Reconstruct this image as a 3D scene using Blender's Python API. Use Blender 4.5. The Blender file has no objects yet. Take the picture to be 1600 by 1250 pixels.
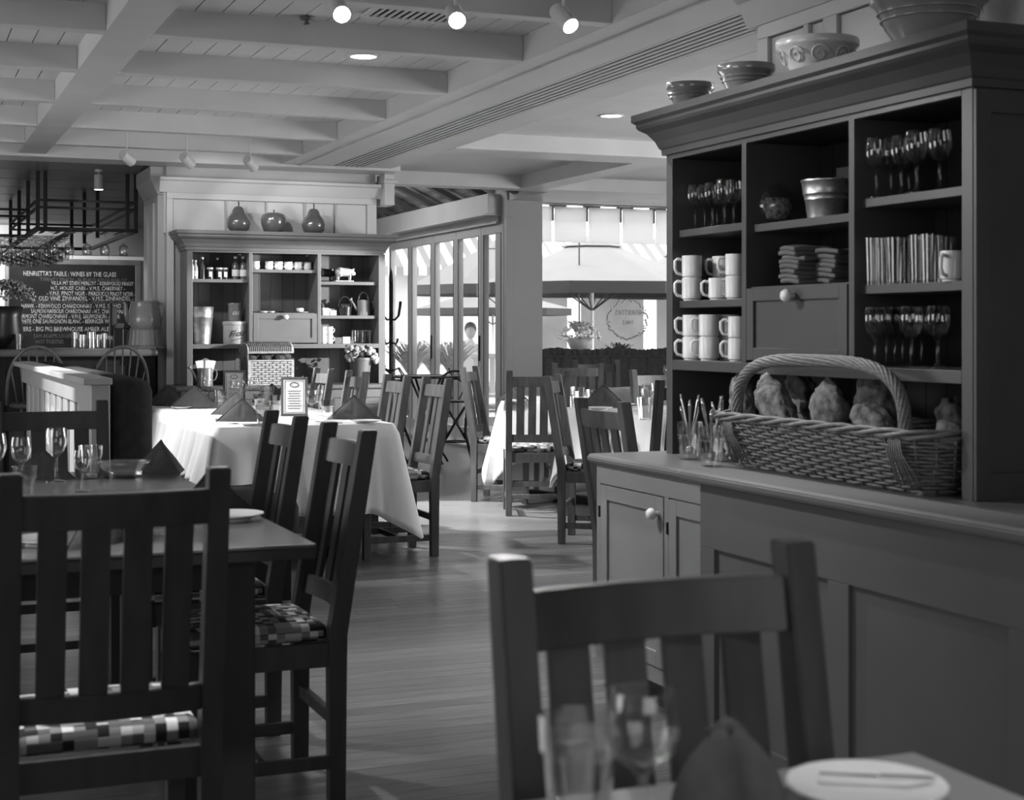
import bpy, bmesh, math, random
from mathutils import Vector, Matrix
from mathutils import noise as mnoise
random.seed(7)
R = math.radians
PI = math.pi
SC = bpy.context.scene
COL = SC.collection

# ------------------------------------------------------------------ camera, world, lights, exposure
F, EYE, TH, HV = 2388.0, 1.27, R(22.2), 517.0
sT, cT = math.sin(TH), math.cos(TH)
cam = bpy.data.cameras.new('camera'); camo = bpy.data.objects.new('camera', cam); COL.objects.link(camo)
camo.location = (0, 0, EYE); camo.rotation_euler = (R(90), 0, -TH)
cam.sensor_width = 36; cam.lens = F / 1600 * 36; cam.shift_y = -(625 - HV) / 1600
cam.clip_start = .05; cam.clip_end = 300
cam.dof.use_dof = True; cam.dof.focus_distance = 8.5; cam.dof.aperture_fstop = 6.3
SC.camera = camo
SC.view_settings.view_transform = 'Standard'; SC.view_settings.look = 'None'
SC.view_settings.gamma = 1; SC.view_settings.use_curve_mapping = False
SC.view_settings.exposure = 0.9

W = bpy.data.worlds.new('sky'); SC.world = W; W.use_nodes = True
W.node_tree.nodes['Background'].inputs[0].default_value = (1, 1, 1, 1)
W.node_tree.nodes['Background'].inputs[1].default_value = 2.5

def light(kind, loc, aim, power, size=.1, angle=60, blend=.5, sy=None):
    d = bpy.data.lights.new('lamp_or_fill_light', kind); d.energy = power  # shared by real lamps, the sun and added fill lights
    if kind == 'SPOT':
        d.spot_size = R(angle); d.spot_blend = blend; d.shadow_soft_size = size
    elif kind == 'AREA':
        d.size = size
        if sy: d.shape = 'RECTANGLE'; d.size_y = sy
    elif kind == 'SUN':
        d.angle = size
    o = bpy.data.objects.new('lamp_or_fill_light', d); COL.objects.link(o); o.location = loc
    o.rotation_euler = (Vector(aim) - Vector(loc)).to_track_quat('-Z', 'Y').to_euler()
    return o

# sun outside over the patio, coming from the left behind the bar side
light('SUN', (0, 0, 10), (5, -3, 2), 2.2, .01)
# added fill area lights out of view, standing in for daylight
light('AREA', (-2.8, 3.2, 1.5), (1.5, 4.5, .9), 24, 2.6, sy=1.4)
light('AREA', (-2.8, 8.5, 1.4), (2.0, 9.0, 1.2), 38, 3.0, sy=1.4)
light('AREA', (0.6, -1.6, 1.7), (0.8, 3.0, 1.0), 12, 2.6, sy=1.4)
light('AREA', (8.7, 6.9, 1.3), (3.0, 9.4, 1.7), 160, 3.2, sy=1.6)  # added east fill that also lifts the ceiling
light('AREA', (3.6, 16.2, 3.2), (5.6, 15.4, .6), 32, 1.6, sy=1.2)  # added fill for the hall and the door frames

# ------------------------------------------------------------------ point helpers: a picture column or point on a real plane
def pz(u, v, z):
    Z = (EYE - z) * F / (v - HV); xc = (u - 800) / F * Z
    return Vector((sT * Z + cT * xc, cT * Z - sT * xc, z))
def yu(u, x):
    k = (u - 800) / F; Z = x / (sT + cT * k); return Z * (cT - sT * k)
def xu(u, y):
    k = (u - 800) / F; Z = y / (cT - sT * k); return Z * (sT + cT * k)
def at(u, v, Z):
    xc = (u - 800) / F * Z
    return Vector((sT * Z + cT * xc, cT * Z - sT * xc, EYE - (v - HV) / F * Z))

# ------------------------------------------------------------------ materials (all greys: the photograph is black and white)
def mat(name, g, rough=.5, spec=.5, vary=0, scale=8, stretch=(1, 1, 1), bump=0, metal=0, rnd=0, coat=0, sheen=0):
    m = bpy.data.materials.new(name); m.use_nodes = True
    nt = m.node_tree; b = nt.nodes['Principled BSDF']
    b.inputs['Base Color'].default_value = (g, g, g, 1); b.inputs['Roughness'].default_value = rough
    b.inputs['Specular IOR Level'].default_value = spec; b.inputs['Metallic'].default_value = metal
    if coat: b.inputs['Coat Weight'].default_value = coat; b.inputs['Coat Roughness'].default_value = .15
    if vary or bump or rnd:
        tc = nt.nodes.new('ShaderNodeTexCoord'); mp = nt.nodes.new('ShaderNodeMapping')
        mp.inputs['Scale'].default_value = stretch; nt.links.new(tc.outputs['Object'], mp.inputs[0])
        n = nt.nodes.new('ShaderNodeTexNoise'); n.inputs['Scale'].default_value = scale; n.inputs['Detail'].default_value = 5
        nt.links.new(mp.outputs[0], n.inputs['Vector'])
        mr = nt.nodes.new('ShaderNodeMapRange'); mr.inputs[1].default_value = .3; mr.inputs[2].default_value = .7
        mr.inputs[3].default_value = g * (1 - vary); mr.inputs[4].default_value = g * (1 + vary)
        nt.links.new(n.outputs['Fac'], mr.inputs[0]); out = mr.outputs[0]
        if rnd:
            oi = nt.nodes.new('ShaderNodeObjectInfo'); r2 = nt.nodes.new('ShaderNodeMapRange')
            r2.inputs[3].default_value = 1 - rnd; r2.inputs[4].default_value = 1 + rnd
            nt.links.new(oi.outputs['Random'], r2.inputs[0])
            mu = nt.nodes.new('ShaderNodeMath'); mu.operation = 'MULTIPLY'
            nt.links.new(out, mu.inputs[0]); nt.links.new(r2.outputs[0], mu.inputs[1]); out = mu.outputs[0]
        nt.links.new(out, b.inputs['Base Color'])
        if bump:
            bp = nt.nodes.new('ShaderNodeBump'); bp.inputs['Strength'].default_value = bump; bp.inputs['Distance'].default_value = .01
            nt.links.new(n.outputs['Fac'], bp.inputs['Height']); nt.links.new(bp.outputs[0], b.inputs['Normal'])
    return m
def emit(name, g, s):
    m = bpy.data.materials.new(name); m.use_nodes = True; b = m.node_tree.nodes['Principled BSDF']
    b.inputs['Base Color'].default_value = (g, g, g, 1); b.inputs['Emission Color'].default_value = (1, 1, 1, 1)
    b.inputs['Emission Strength'].default_value = s; return m
def thin_glass(name, tint=.95, base=.04, amp=.9, power=4.0, rough=.02):
    """single-surface glass: clear seen straight on, mirror-like at grazing angles (Schlick)"""
    m = bpy.data.materials.new(name); m.use_nodes = True; nt = m.node_tree
    for n in list(nt.nodes): nt.nodes.remove(n)
    o = nt.nodes.new('ShaderNodeOutputMaterial'); t = nt.nodes.new('ShaderNodeBsdfTransparent'); g = nt.nodes.new('ShaderNodeBsdfGlossy')
    t.inputs[0].default_value = (tint, tint, tint, 1); g.inputs['Roughness'].default_value = rough; g.inputs[0].default_value = (1, 1, 1, 1)
    f = nt.nodes.new('ShaderNodeLayerWeight'); f.inputs[0].default_value = .5
    p = nt.nodes.new('ShaderNodeMath'); p.operation = 'POWER'; p.inputs[1].default_value = power
    a = nt.nodes.new('ShaderNodeMath'); a.operation = 'MULTIPLY_ADD'; a.inputs[1].default_value = amp; a.inputs[2].default_value = base
    nt.links.new(f.outputs['Facing'], p.inputs[0]); nt.links.new(p.outputs[0], a.inputs[0])
    mx = nt.nodes.new('ShaderNodeMixShader'); nt.links.new(a.outputs[0], mx.inputs[0])
    nt.links.new(t.outputs[0], mx.inputs[1]); nt.links.new(g.outputs[0], mx.inputs[2]); nt.links.new(mx.outputs[0], o.inputs[0])
    return m
def checks(name):
    m = mat(name, .15, .85, .2); nt = m.node_tree; b = nt.nodes['Principled BSDF']
    tc = nt.nodes.new('ShaderNodeTexCoord'); sc = nt.nodes.new('ShaderNodeVectorMath'); sc.operation = 'MULTIPLY'; sc.inputs[1].default_value = (44, 44, 48)
    fl = nt.nodes.new('ShaderNodeVectorMath'); fl.operation = 'FLOOR'; wn = nt.nodes.new('ShaderNodeTexWhiteNoise'); wn.noise_dimensions = '3D'
    cr = nt.nodes.new('ShaderNodeValToRGB'); cr.color_ramp.interpolation = 'CONSTANT'
    e = cr.color_ramp.elements; e[0].color = (.018, .018, .018, 1); e[1].position = .3; e[1].color = (.1, .1, .1, 1)
    for p, g in ((.5, .2), (.72, .42), (.9, .6)):
        x = e.new(p); x.color = (g, g, g, 1)
    nt.links.new(tc.outputs['Object'], sc.inputs[0]); nt.links.new(sc.outputs[0], fl.inputs[0]); nt.links.new(fl.outputs[0], wn.inputs['Vector'])
    nt.links.new(wn.outputs['Value'], cr.inputs[0]); nt.links.new(cr.outputs[0], b.inputs['Base Color'])
    return m
def translucent(name, g):
    m = bpy.data.materials.new(name); m.use_nodes = True; nt = m.node_tree
    for n in list(nt.nodes): nt.nodes.remove(n)
    o = nt.nodes.new('ShaderNodeOutputMaterial'); d = nt.nodes.new('ShaderNodeBsdfDiffuse'); t = nt.nodes.new('ShaderNodeBsdfTranslucent')
    d.inputs[0].default_value = t.inputs[0].default_value = (g, g, g, 1)
    mx = nt.nodes.new('ShaderNodeMixShader'); mx.inputs[0].default_value = .6
    nt.links.new(d.outputs[0], mx.inputs[1]); nt.links.new(t.outputs[0], mx.inputs[2]); nt.links.new(mx.outputs[0], o.inputs[0]); return m
def stripes(name, a, c, freq, axis=0):
    m = mat(name, a, .8); nt = m.node_tree; b = nt.nodes['Principled BSDF']
    tc = nt.nodes.new('ShaderNodeTexCoord'); sp = nt.nodes.new('ShaderNodeSeparateXYZ'); nt.links.new(tc.outputs['Object'], sp.inputs[0])
    mu = nt.nodes.new('ShaderNodeMath'); mu.operation = 'MULTIPLY'; mu.inputs[1].default_value = freq; nt.links.new(sp.outputs[axis], mu.inputs[0])
    fr = nt.nodes.new('ShaderNodeMath'); fr.operation = 'FRACT'; nt.links.new(mu.outputs[0], fr.inputs[0])
    gt = nt.nodes.new('ShaderNodeMath'); gt.operation = 'GREATER_THAN'; gt.inputs[1].default_value = .5; nt.links.new(fr.outputs[0], gt.inputs[0])
    mr = nt.nodes.new('ShaderNodeMapRange'); mr.inputs[3].default_value = a; mr.inputs[4].default_value = c
    nt.links.new(gt.outputs[0], mr.inputs[0]); nt.links.new(mr.outputs[0], b.inputs['Base Color'])
    return m

MT = dict(
    chair=mat('chair_wood', .095, .38, .5, .28, 5, (6, 6, 1), .05, rnd=.12),
    chair_shaded=mat('chair_wood_shaded', .04, .4, .5, .25, 5, (6, 6, 1), .05, rnd=.1),  # same chair wood, darkened in colour for the less lit chairs
    table=mat('table_wood', .10, .22, .6, .25, 4, (1, 7, 7)),
    table_dark=mat('table_wood_dark', .02, .5, .4, .2, 4),
    floor=mat('floor_oak', .17, .33, .5, .3, 6, (1, 14, 1), .04, rnd=.22),
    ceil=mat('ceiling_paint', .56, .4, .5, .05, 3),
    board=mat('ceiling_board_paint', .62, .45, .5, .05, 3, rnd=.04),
    dark=mat('dark_gap', .01, .8),
    wall=mat('wall_paint', .42, .6, .4, .04, 2),
    panel=mat('panel_paint', .55, .5, .4, .04, 2, rnd=.05),
    barwood=mat('bar_dark_wood', .012, .5, .3, .3, 5, (6, 1, 1)),
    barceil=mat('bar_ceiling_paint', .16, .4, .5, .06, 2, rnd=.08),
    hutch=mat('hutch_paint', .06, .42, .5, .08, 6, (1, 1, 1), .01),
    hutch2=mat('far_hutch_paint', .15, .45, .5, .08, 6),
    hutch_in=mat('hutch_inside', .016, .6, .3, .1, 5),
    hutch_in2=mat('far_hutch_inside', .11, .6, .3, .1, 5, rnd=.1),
    wtop=mat('worktop_paint', .12, .4, .6, .06, 5),
    base=mat('base_cabinet_paint', .24, .4, .5, .05, 5),
    part=mat('partition_paint', .12, .65, .15, .06, 3),
    cloth=mat('white_cloth', .72, .9, .2, .03, 9),
    napkin=mat('grey_napkin', .07, .9, .2, .15, 40, (1, 1, 1), .1),
    china=mat('white_china', .75, .15, .6),
    cream=mat('cream_china', .6, .2, .6),
    fabric=checks('checked_seat_fabric'),
    iron=mat('black_iron', .012, .45, .5),
    black=mat('black_plastic', .012, .35, .5),
    steel=mat('steel', .6, .25, .5, metal=1),
    chrome=mat('chrome', .8, .12, .5, metal=1),
    zinc=mat('galvanised_zinc', .5, .38, .5, .3, 25, metal=.9),
    glass=thin_glass('glassware', .97, .05, .55, 3),
    cut=thin_glass('cut_glass', .96, .13, .7, 2.0, .04),
    pane=thin_glass('window_pane', .98, .03, .9, 5, .01),
    bowl=mat('stoneware_bowl', .22, .15, .7, .1, 10, coat=.6),
    glazed=mat('pale_glaze', .26, .08, .8, .1, 10, coat=1),
    pot=mat('glazed_fruit', .09, .2, .6, .15, 10, coat=.6),
    wicker=mat('wicker', .16, .6, .4, .35, 30, (1, 1, 6), .2),
    wicker_l=mat('pale_wicker', .42, .6, .4, .25, 40),
    bread=mat('bread_crust', .19, .85, .2, .75, 26, (1, 1, 1), 1),
    bread_d=mat('dark_bread_crust', .06, .8, .3, .7, 26, (1, 1, 1), 1),
    uphol=mat('dark_upholstery', .035, .9, .1, .2, 20),
    rail=mat('booth_paint', .42, .4, .5, .05, 4),
    stool=mat('stool_wood', .13, .35, .5, .2, 6),
    slate=mat('slate_board', .012, .7, .2, .5, 4),
    chalk=mat('chalk', .4, .9, .1, .6, 30),
    chalk2=mat('faint_chalk', .1, .9, .1, .6, 30),
    ink=mat('ink', .02, .7),
    paper=mat('paper', .75, .8),
    enamel=mat('speckled_enamel', .3, .25, .6, .15, 90, coat=.5),
    tin=mat('tin_paint', .4, .4, .5, .1, 20),
    jarfill=mat('jar_sweets', .32, .6, .4, .8, 70, (1, 1, 1), .8),
    jar=mat('jar_filling', .05, .8, .3, .7, 60, (1, 1, 1), .6),
    leaf=mat('leaf', .06, .6, .3, .4, 20),
    leaf_l=mat('pale_grass_leaf', .5, .7, .3, .3, 20),
    flower=mat('pale_flower', .4, .8, .2, .25, 30),
    curtain=mat('grey_curtain', .075, .9, .2, .2, 30),
    canvas=mat('parasol_canvas', .16, .85, .2, .05, 3),
    patio=mat('patio_stone', .32, .8, .3, .15, 2),
    brick=mat('pale_brick', .78, .85, .2, .12, 3, rnd=.15),
    stone=mat('pale_render', .75, .8, .2, .08, 1),
    shop=mat('shop_dark', .12, .5, .5, .3, 1),
    awn=stripes('striped_awning', .75, .2, 2.6, 0),
    roofwood=mat('roof_wood', .42, .7, .3, .5, 2, (5, 1, 5), rnd=.35), shade_canvas=mat('canvas_shade', .02, .9),
    blind=translucent('white_blind', .85),
    skin=mat('skin', .3, .6), hair=mat('hair', .03, .7), shirt=mat('shirt', .4, .9),
    lamp=emit('lamp_face', .8, 45), lampd=emit('dim_lamp_face', .8, 3),
    white=mat('white_enamel', .6, .35, .5),
)

# ------------------------------------------------------------------ mesh builder
class M:
    def __init__(s): s.bm = bmesh.new()
    def box(s, x0, y0, z0, x1, y1, z1, bev=0, mtx=None):
        r = bmesh.ops.create_cube(s.bm, size=1)
        vs = r['verts']
        for v in vs:
            v.co = Vector(((x0 + x1) / 2 + v.co.x * (x1 - x0), (y0 + y1) / 2 + v.co.y * (y1 - y0), (z0 + z1) / 2 + v.co.z * (z1 - z0)))
        if bev:
            es = list({e for v in vs for e in v.link_edges})
            rr = bmesh.ops.bevel(s.bm, geom=es, offset=bev, segments=2, affect='EDGES', profile=.5)
            vs = list({v for f in rr['faces'] for v in f.verts} | {v for v in vs if v.is_valid})
        if mtx is not None:
            for v in vs: v.co = mtx @ v.co
        return s
    def bar(s, p, q, w, h, bev=0, up=(0, 0, 1)):
        p, q = Vector(p), Vector(q); d = q - p; L = d.length; z = d.normalized()
        x = Vector(up).cross(z)
        if x.length < 1e-4: x = Vector((1, 0, 0))
        x.normalize(); y = z.cross(x)
        m = Matrix((x, y, z)).transposed().to_4x4(); m.translation = p
        return s.box(-w / 2, -h / 2, 0, w / 2, h / 2, L, bev, m)
    def tube(s, pts, r, seg=8, closed=False, cap=True):
        pts = [Vector(p) for p in pts]; n = len(pts)
        rs = r if isinstance(r, (list, tuple)) else [r] * n
        rings = []; prev = None
        for i, p in enumerate(pts):
            if closed: t = pts[(i + 1) % n] - pts[i - 1]
            else: t = pts[min(i + 1, n - 1)] - pts[max(i - 1, 0)]
            if t.length < 1e-9: t = Vector((0, 0, 1))
            t.normalize()
            if prev is None:
                a = Vector((0, 0, 1)) if abs(t.z) < .9 else Vector((1, 0, 0))
            else: a = prev
            x = a - t * a.dot(t)
            if x.length < 1e-6: x = t.orthogonal()
            x.normalize(); prev = x; y = t.cross(x)
            rings.append([s.bm.verts.new(p + (x * math.cos(2 * PI * k / seg) + y * math.sin(2 * PI * k / seg)) * rs[i]) for k in range(seg)])
        m = n if closed else n - 1
        for i in range(m):
            A, B = rings[i], rings[(i + 1) % n]
            for k in range(seg):
                s.bm.faces.new((A[k], A[(k + 1) % seg], B[(k + 1) % seg], B[k]))
        if cap and not closed:
            s.bm.faces.new(rings[0][::-1]); s.bm.faces.new(rings[-1])
        return s
    def lathe(s, prof, seg=20, c=(0, 0, 0), fl=0, nf=0, mtx=None, sx=1, sy=1):
        rings = []
        for r, z in prof:
            if r < 1e-5: ring = [s.bm.verts.new((c[0], c[1], c[2] + z))]
            else:
                ring = []
                for k in range(seg):
                    a = 2 * PI * k / seg; rr = r * (1 + (fl * (k % 2) if fl else 0))
                    ring.append(s.bm.verts.new((c[0] + sx * rr * math.cos(a), c[1] + sy * rr * math.sin(a), c[2] + z)))
            if mtx is not None:
                for v in ring: v.co = mtx @ v.co
            rings.append(ring)
        for A, B in zip(rings, rings[1:]):
            if len(A) == 1 and len(B) == 1: continue
            for k in range(seg):
                k2 = (k + 1) % seg
                if len(A) == 1: s.bm.faces.new((A[0], B[k2], B[k]))
                elif len(B) == 1: s.bm.faces.new((A[k], A[k2], B[0]))
                else: s.bm.faces.new((A[k], A[k2], B[k2], B[k]))
        return s
    def prism(s, poly, a, b, axis='x', bev=0):
        def P(p, t):
            return {'x': (t, p[0], p[1]), 'y': (p[0], t, p[1]), 'z': (p[0], p[1], t)}[axis]
        A = [s.bm.verts.new(P(p, a)) for p in poly]; B = [s.bm.verts.new(P(p, b)) for p in poly]
        n = len(poly); fs = [s.bm.faces.new(A[::-1]), s.bm.faces.new(B)]
        for i in range(n): fs.append(s.bm.faces.new((A[i], A[(i + 1) % n], B[(i + 1) % n], B[i])))
        if bev:
            bmesh.ops.bevel(s.bm, geom=list({e for f in fs for e in f.edges}), offset=bev, segments=2, affect='EDGES')
        return s
    def ball(s, c, r, sc=(1, 1, 1), sub=2, noise=0, rot=None):
        rr = bmesh.ops.create_icosphere(s.bm, subdivisions=sub, radius=r)
        for v in rr['verts']:
            k = 1 + (random.uniform(-noise, noise) if noise else 0)
            p = Vector((v.co.x * sc[0] * k, v.co.y * sc[1] * k, v.co.z * sc[2] * k))
            if rot is not None: p = rot @ p
            v.co = p + Vector(c)
        return s
    def obj(s, name, m, parent=None, smooth=False, auto=None):
        bmesh.ops.recalc_face_normals(s.bm, faces=s.bm.faces)
        me = bpy.data.meshes.new(name); s.bm.to_mesh(me); s.bm.free()
        me.materials.append(MT[m] if isinstance(m, str) else m)
        if smooth:
            for p in me.polygons: p.use_smooth = True
            if auto is not None: me.set_sharp_from_angle(angle=R(auto))
        o = bpy.data.objects.new(name, me); COL.objects.link(o)
        if parent is not None: o.parent = parent
        return o

def tag(o, label=None, cat=None, group=None, kind=None):
    if label: o['label'] = label
    if cat: o['category'] = cat
    if group: o['group'] = group
    if kind: o['kind'] = kind
    return o
def thing(name, label, cat, loc=(0, 0, 0), rot=0, group=None):
    o = bpy.data.objects.new(name, None); COL.objects.link(o); o.empty_display_size = .05
    o.location = loc; o.rotation_euler = (0, 0, rot); return tag(o, label, cat, group)
def struct(o, label=None):
    o['kind'] = 'structure'
    if label: o['label'] = label
    return o
def kids(o): return [c for c in COL.objects if c.parent == o]
KID = {}
def dup(root, loc, rot=0, label=None, group=None, scale=None):
    if root.name not in KID:
        KID[root.name] = [(c, kids(c)) for c in kids(root)]
    r = root.copy(); COL.objects.link(r); r.location = loc; r.rotation_euler = (0, 0, rot)
    if label: r['label'] = label
    if group: r['group'] = group
    if scale: r.scale = (scale,) * 3 if isinstance(scale, (int, float)) else scale
    for c, gs in KID[root.name]:
        d = c.copy(); COL.objects.link(d); d.parent = r
        for g in gs:
            e = g.copy(); COL.objects.link(e); e.parent = d
    return r
class Maker:
    """first call moves the prototype itself, later calls copy it"""
    def __init__(s, proto): s.p = proto; s.used = False
    def __call__(s, loc, rot=0, label=None, group=None, scale=None):
        if not s.used:
            s.used = True; s.first = (loc, rot, label, group, scale); s.pending = s.p
            KID[s.p.name] = [(c, kids(c)) for c in kids(s.p)]
            o = s.p; o.location = loc; o.rotation_euler = (0, 0, rot)
            if label: o['label'] = label
            if group: o['group'] = group
            if scale: o.scale = (scale,) * 3 if isinstance(scale, (int, float)) else scale
            return o
        o = dup(s.p, loc, rot, label, group)
        o.scale = ((scale,) * 3 if isinstance(scale, (int, float)) else scale) if scale else (1, 1, 1)
        return o
def text(body, size, loc, rot, m, parent=None, name='lettering', sx=1, shear=0, align='LEFT', extr=.0008, space=1):
    c = bpy.data.curves.new(name, 'FONT'); c.body = body; c.size = size; c.extrude = extr; c.shear = shear
    c.align_x = align; c.space_character = space; c.resolution_u = 2
    o = bpy.data.objects.new(name, c); COL.objects.link(o)
    dg = bpy.context.evaluated_depsgraph_get(); me = bpy.data.meshes.new_from_object(o.evaluated_get(dg))
    COL.objects.unlink(o); bpy.data.objects.remove(o)
    me.materials.clear(); me.materials.append(MT[m] if isinstance(m, str) else m)
    o = bpy.data.objects.new(name, me); COL.objects.link(o); o.location = loc; o.rotation_euler = rot; o.scale = (sx, 1, 1)
    if parent: o.parent = parent
    o['kind'] = 'stuff' if parent else 'thing'
    return o

# ================================================================== THE ROOM
HB = 2.60      # underside of beams
HC = 2.722      # ceiling boards
# floor: oak strips laid across the room
fl = struct(M().box(-3.2, -2, -.06, 9.2, 21.2, -.012).obj('floor', 'dark'), 'narrow polished oak strip floor running across the room')
pw = .086; row = 0; y = 1.6; n_pl = 0
far = M()
pm = {}
while y < 19:
    y1 = y + pw - .0015
    if y < 9.0:
        x = -3 + random.random() * 1.4
        cuts = [-.6]
        x = -.6 + random.uniform(.6, 1.8)
        while x < 4.2:
            cuts.append(x); x += random.uniform(1.4, 2.6)
        # only the strips the viewer can reach
        for a, b in zip(cuts, cuts[1:] + [4.6]):
            if n_pl >= 290 and y > 3: far.box(a, y, -.012, b - .0015, y1, 0); continue
            M().box(a, y, -.012, b - .0015, y1, 0).obj('floor_plank', 'floor', fl); n_pl += 1
        far.box(-3, y, -.012, -.602, y1, 0); far.box(4.602, y, -.012, 9, y1, 0)
    else:
        x = -3
        while x < 9:
            x1 = min(9, x + random.uniform(1.4, 2.6)); far.box(x, y, -.012, x1 - .0015, y1, 0); x = x1
    y += pw
tag(far.obj('floor_plank', 'floor', fl), kind='stuff')

# ceiling boards and beams over the main room
cl = struct(M().box(-3.2, -2, HC + .02, 2.95, 12.3, HC + .08).obj('ceiling', 'dark'), 'white boarded ceiling between painted beams')
x = -2.4
while x < 2.9:
    M().box(x, 1, HC, min(x + .117, 2.93), 12.2, HC + .02).obj('ceiling_board', 'board', cl); x += .123
def cbeam(x0, y0, x1, y1, z0=HB, z1=HC + .02, m='ceil', name='ceiling_beam', lab=None):
    return struct(M().box(x0, y0, z0, x1, y1, z1, .004).obj(name, m), lab)
cbeam(.895, -1.8, 1.1, 12.0, lab='long ceiling beam running to the bar')
RY = [2.9, 3.9, 4.95, 5.96, 6.96, 8.06, 9.2, 10.33, 11.3]
for yy in RY:
    cbeam(-3, yy, .895, yy + .09); cbeam(1.1, yy, 2.9, yy + .09)
    # small fillet where the board meets the rafter
cbeam(-3, 11.98, 3.9, 12.32, HB - .02, HB + .22, lab='cross beam in front of the bar ceiling')
# big air duct beam with long slots
b = cbeam(2.9, -1.8, 3.3, 13.4, lab='broad beam with the long slotted air grille')
cbeam(3.585, -1.8, 3.82, 13.4)
cbeam(3.3, 12.4, 3.585, 13.4)
gr = thing('air_grille', 'long slotted air grille let into the broad ceiling beam', 'air grille', (3.3, 2.0, HB))
M().box(.003, .003, .03, .282, 10.397, .12).obj('duct_back', 'dark', gr)
for i in range(7):
    xx = .0 + i * .0435
    M().box(xx + .001, .002, .0, xx + .021, 10.398, .006).obj('grille_bar', 'ceil', gr)
M().box(.003, -3.8, .001, .282, 0, .12).obj('end_plate', 'ceil', gr)
struct(M().box(3.045, -1.8, HB - .008, 3.06, 12.0, HB + .002).obj('ceiling_trim', 'ceil'))
# coffers to the right
for a in ((3.82, 10.45, 9.2, 10.88), (3.82, 13.2, 5.85, 13.42), (5.48, 10.88, 5.73, 13.2), (5.85, 13.2, 9.2, 14.7), (3.82, -1.8, 9.2, 6.6), (6.9, 6.6, 9.2, 10.45)):
    cbeam(*a)
rc = struct(M().box(3.82, 6.4, HC + .015, 9.2, 14.6, HC + .06).obj('ceiling', 'ceil'), 'coffered ceiling over the window tables')
bb = M(); y = 6.6
while y < 10.45: bb.box(3.82, y, HC, 6.9, y + .05, HC + .016); y += .056
tag(bb.obj('beadboard', 'board', rc), kind='stuff')
M().box(3.82, 10.88, HC, 9.2, 13.2, HC + .014).obj('coffer_panel', 'ceil', rc)
# bar ceiling: wide boards across
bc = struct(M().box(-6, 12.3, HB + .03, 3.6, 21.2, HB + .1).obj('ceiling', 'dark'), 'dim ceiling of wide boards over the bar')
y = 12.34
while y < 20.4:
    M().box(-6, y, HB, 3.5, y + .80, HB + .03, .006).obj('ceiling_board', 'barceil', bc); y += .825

# walls out of view that close the room
def wall(name, x0, y0, z0, x1, y1, z1, m='wall', lab=None):
    return struct(M().box(x0, y0, z0, x1, y1, z1).obj(name, m), lab)
wall('wall_left', -3.1, -2, 0, -3.0, 21, 2.85)
wall('wall_near', -3.1, -2.1, 0, 9.2, -2.0, 2.85)
wall('wall_right', 9.1, -2, 0, 9.2, 14.7, 2.85)
wall('wall_hutch', 2.96, -2, 0, 3.06, 4.83, HB)
# wall behind the bar, boarded
wb = wall('wall_bar', -6, 20.25, 0, 3.6, 20.35, HB + .1, 'dark', 'white boarded wall behind the bar')
x = -5.5
while x < 3.4:
    M().box(x, 20.22, 0, min(x + .448, 3.45), 20.25, 2.24, .004).obj('wall_panel', 'panel', wb); x += .452
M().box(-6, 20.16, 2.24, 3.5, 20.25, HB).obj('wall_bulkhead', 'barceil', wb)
wall('wall_bar_side', 3.4, 13.1, 0, 3.5, 20.3, HB)

# block of wall behind the far dresser, with cap panel and crown
blk = wall('wall_dresser', 2.05, 12.32, 0, 3.79, 13.1, HB, 'wall', 'white panelled wall block behind the far dresser')
def header(parent, W_, z0, z1, crown0, crown1, panels, m='panel'):
    """local: runs along +x, front faces -y"""
    M().box(0, -.03, crown0 - .05, W_, 0, crown0, .003).obj('frieze_board', m, parent)
    M().prism([(0, crown0), (-.035, crown0), (-.05, crown0 + .03), (-.075, crown1 - .03), (-.095, crown1 - .02), (-.095, crown1), (0, crown1)], -.06, W_ + .06, 'x').obj('crown_moulding', m, parent)
    for a, b in panels:
        M().box(a, -.03, z0, b, 0, crown0 - .05, .003).obj('stile', m, parent)
    ed = [p[1] for p in panels[:-1]]; st = [p[0] for p in panels[1:]]
    for a, b in zip(ed, st):
        M().box(a + .004, -.014, z0, b - .004, 0, crown0 - .055).obj('panel_board', m, parent)
hd = struct(thing('wall_header', 'white panelled header with crown above the far dresser', None, (2.05, 12.32, 0)))
header(hd, 1.74, 2.05, HB, 2.375, 2.49, [(0, .05), (.47, .475), (.80, .805), (1.12, 1.125), (1.38, 1.385), (1.66, 1.74)])
M().box(-.02, -.0, 2.05, 0, .72, 2.5, .004).obj('end_board', 'panel', hd)
M().box(0.0, -.045, 0, .055, .0, 2.05, .004).obj('stile', 'panel', hd)
# left flank of the block: pilaster
pil = struct(thing('wall_pilaster', 'tall painted pilaster between dresser and bar', None, (2.02, 12.36, 0)))
M().box(-.03, 0, 0, .03, .72, 2.36, .006).obj('shaft', 'wall', pil)
M().box(-.05, .12, 0, -.03, .3, 2.3, .004).obj('fluting', 'wall', pil)
M().box(-.05, .4, 0, -.03, .58, 2.3, .004).obj('fluting', 'wall', pil)
M().prism([(-.03, 2.36), (-.09, 2.48), (-.09, 2.58), (.03, 2.58), (.03, 2.36)], -.02, .74, 'y').obj('capital', 'wall', pil)
# bracket at the right end of the header
br = struct(thing('trim_bracket', 'square bracket at the right end of the dresser header', None, (3.83, 12.32, 0)))
M().box(0, -.12, 2.32, .09, .1, 2.58, .006).obj('bracket_body', 'ceil', br)
M().box(-.01, -.14, 2.50, .11, .12, 2.53, .004).obj('bracket_collar', 'ceil', br)

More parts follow.
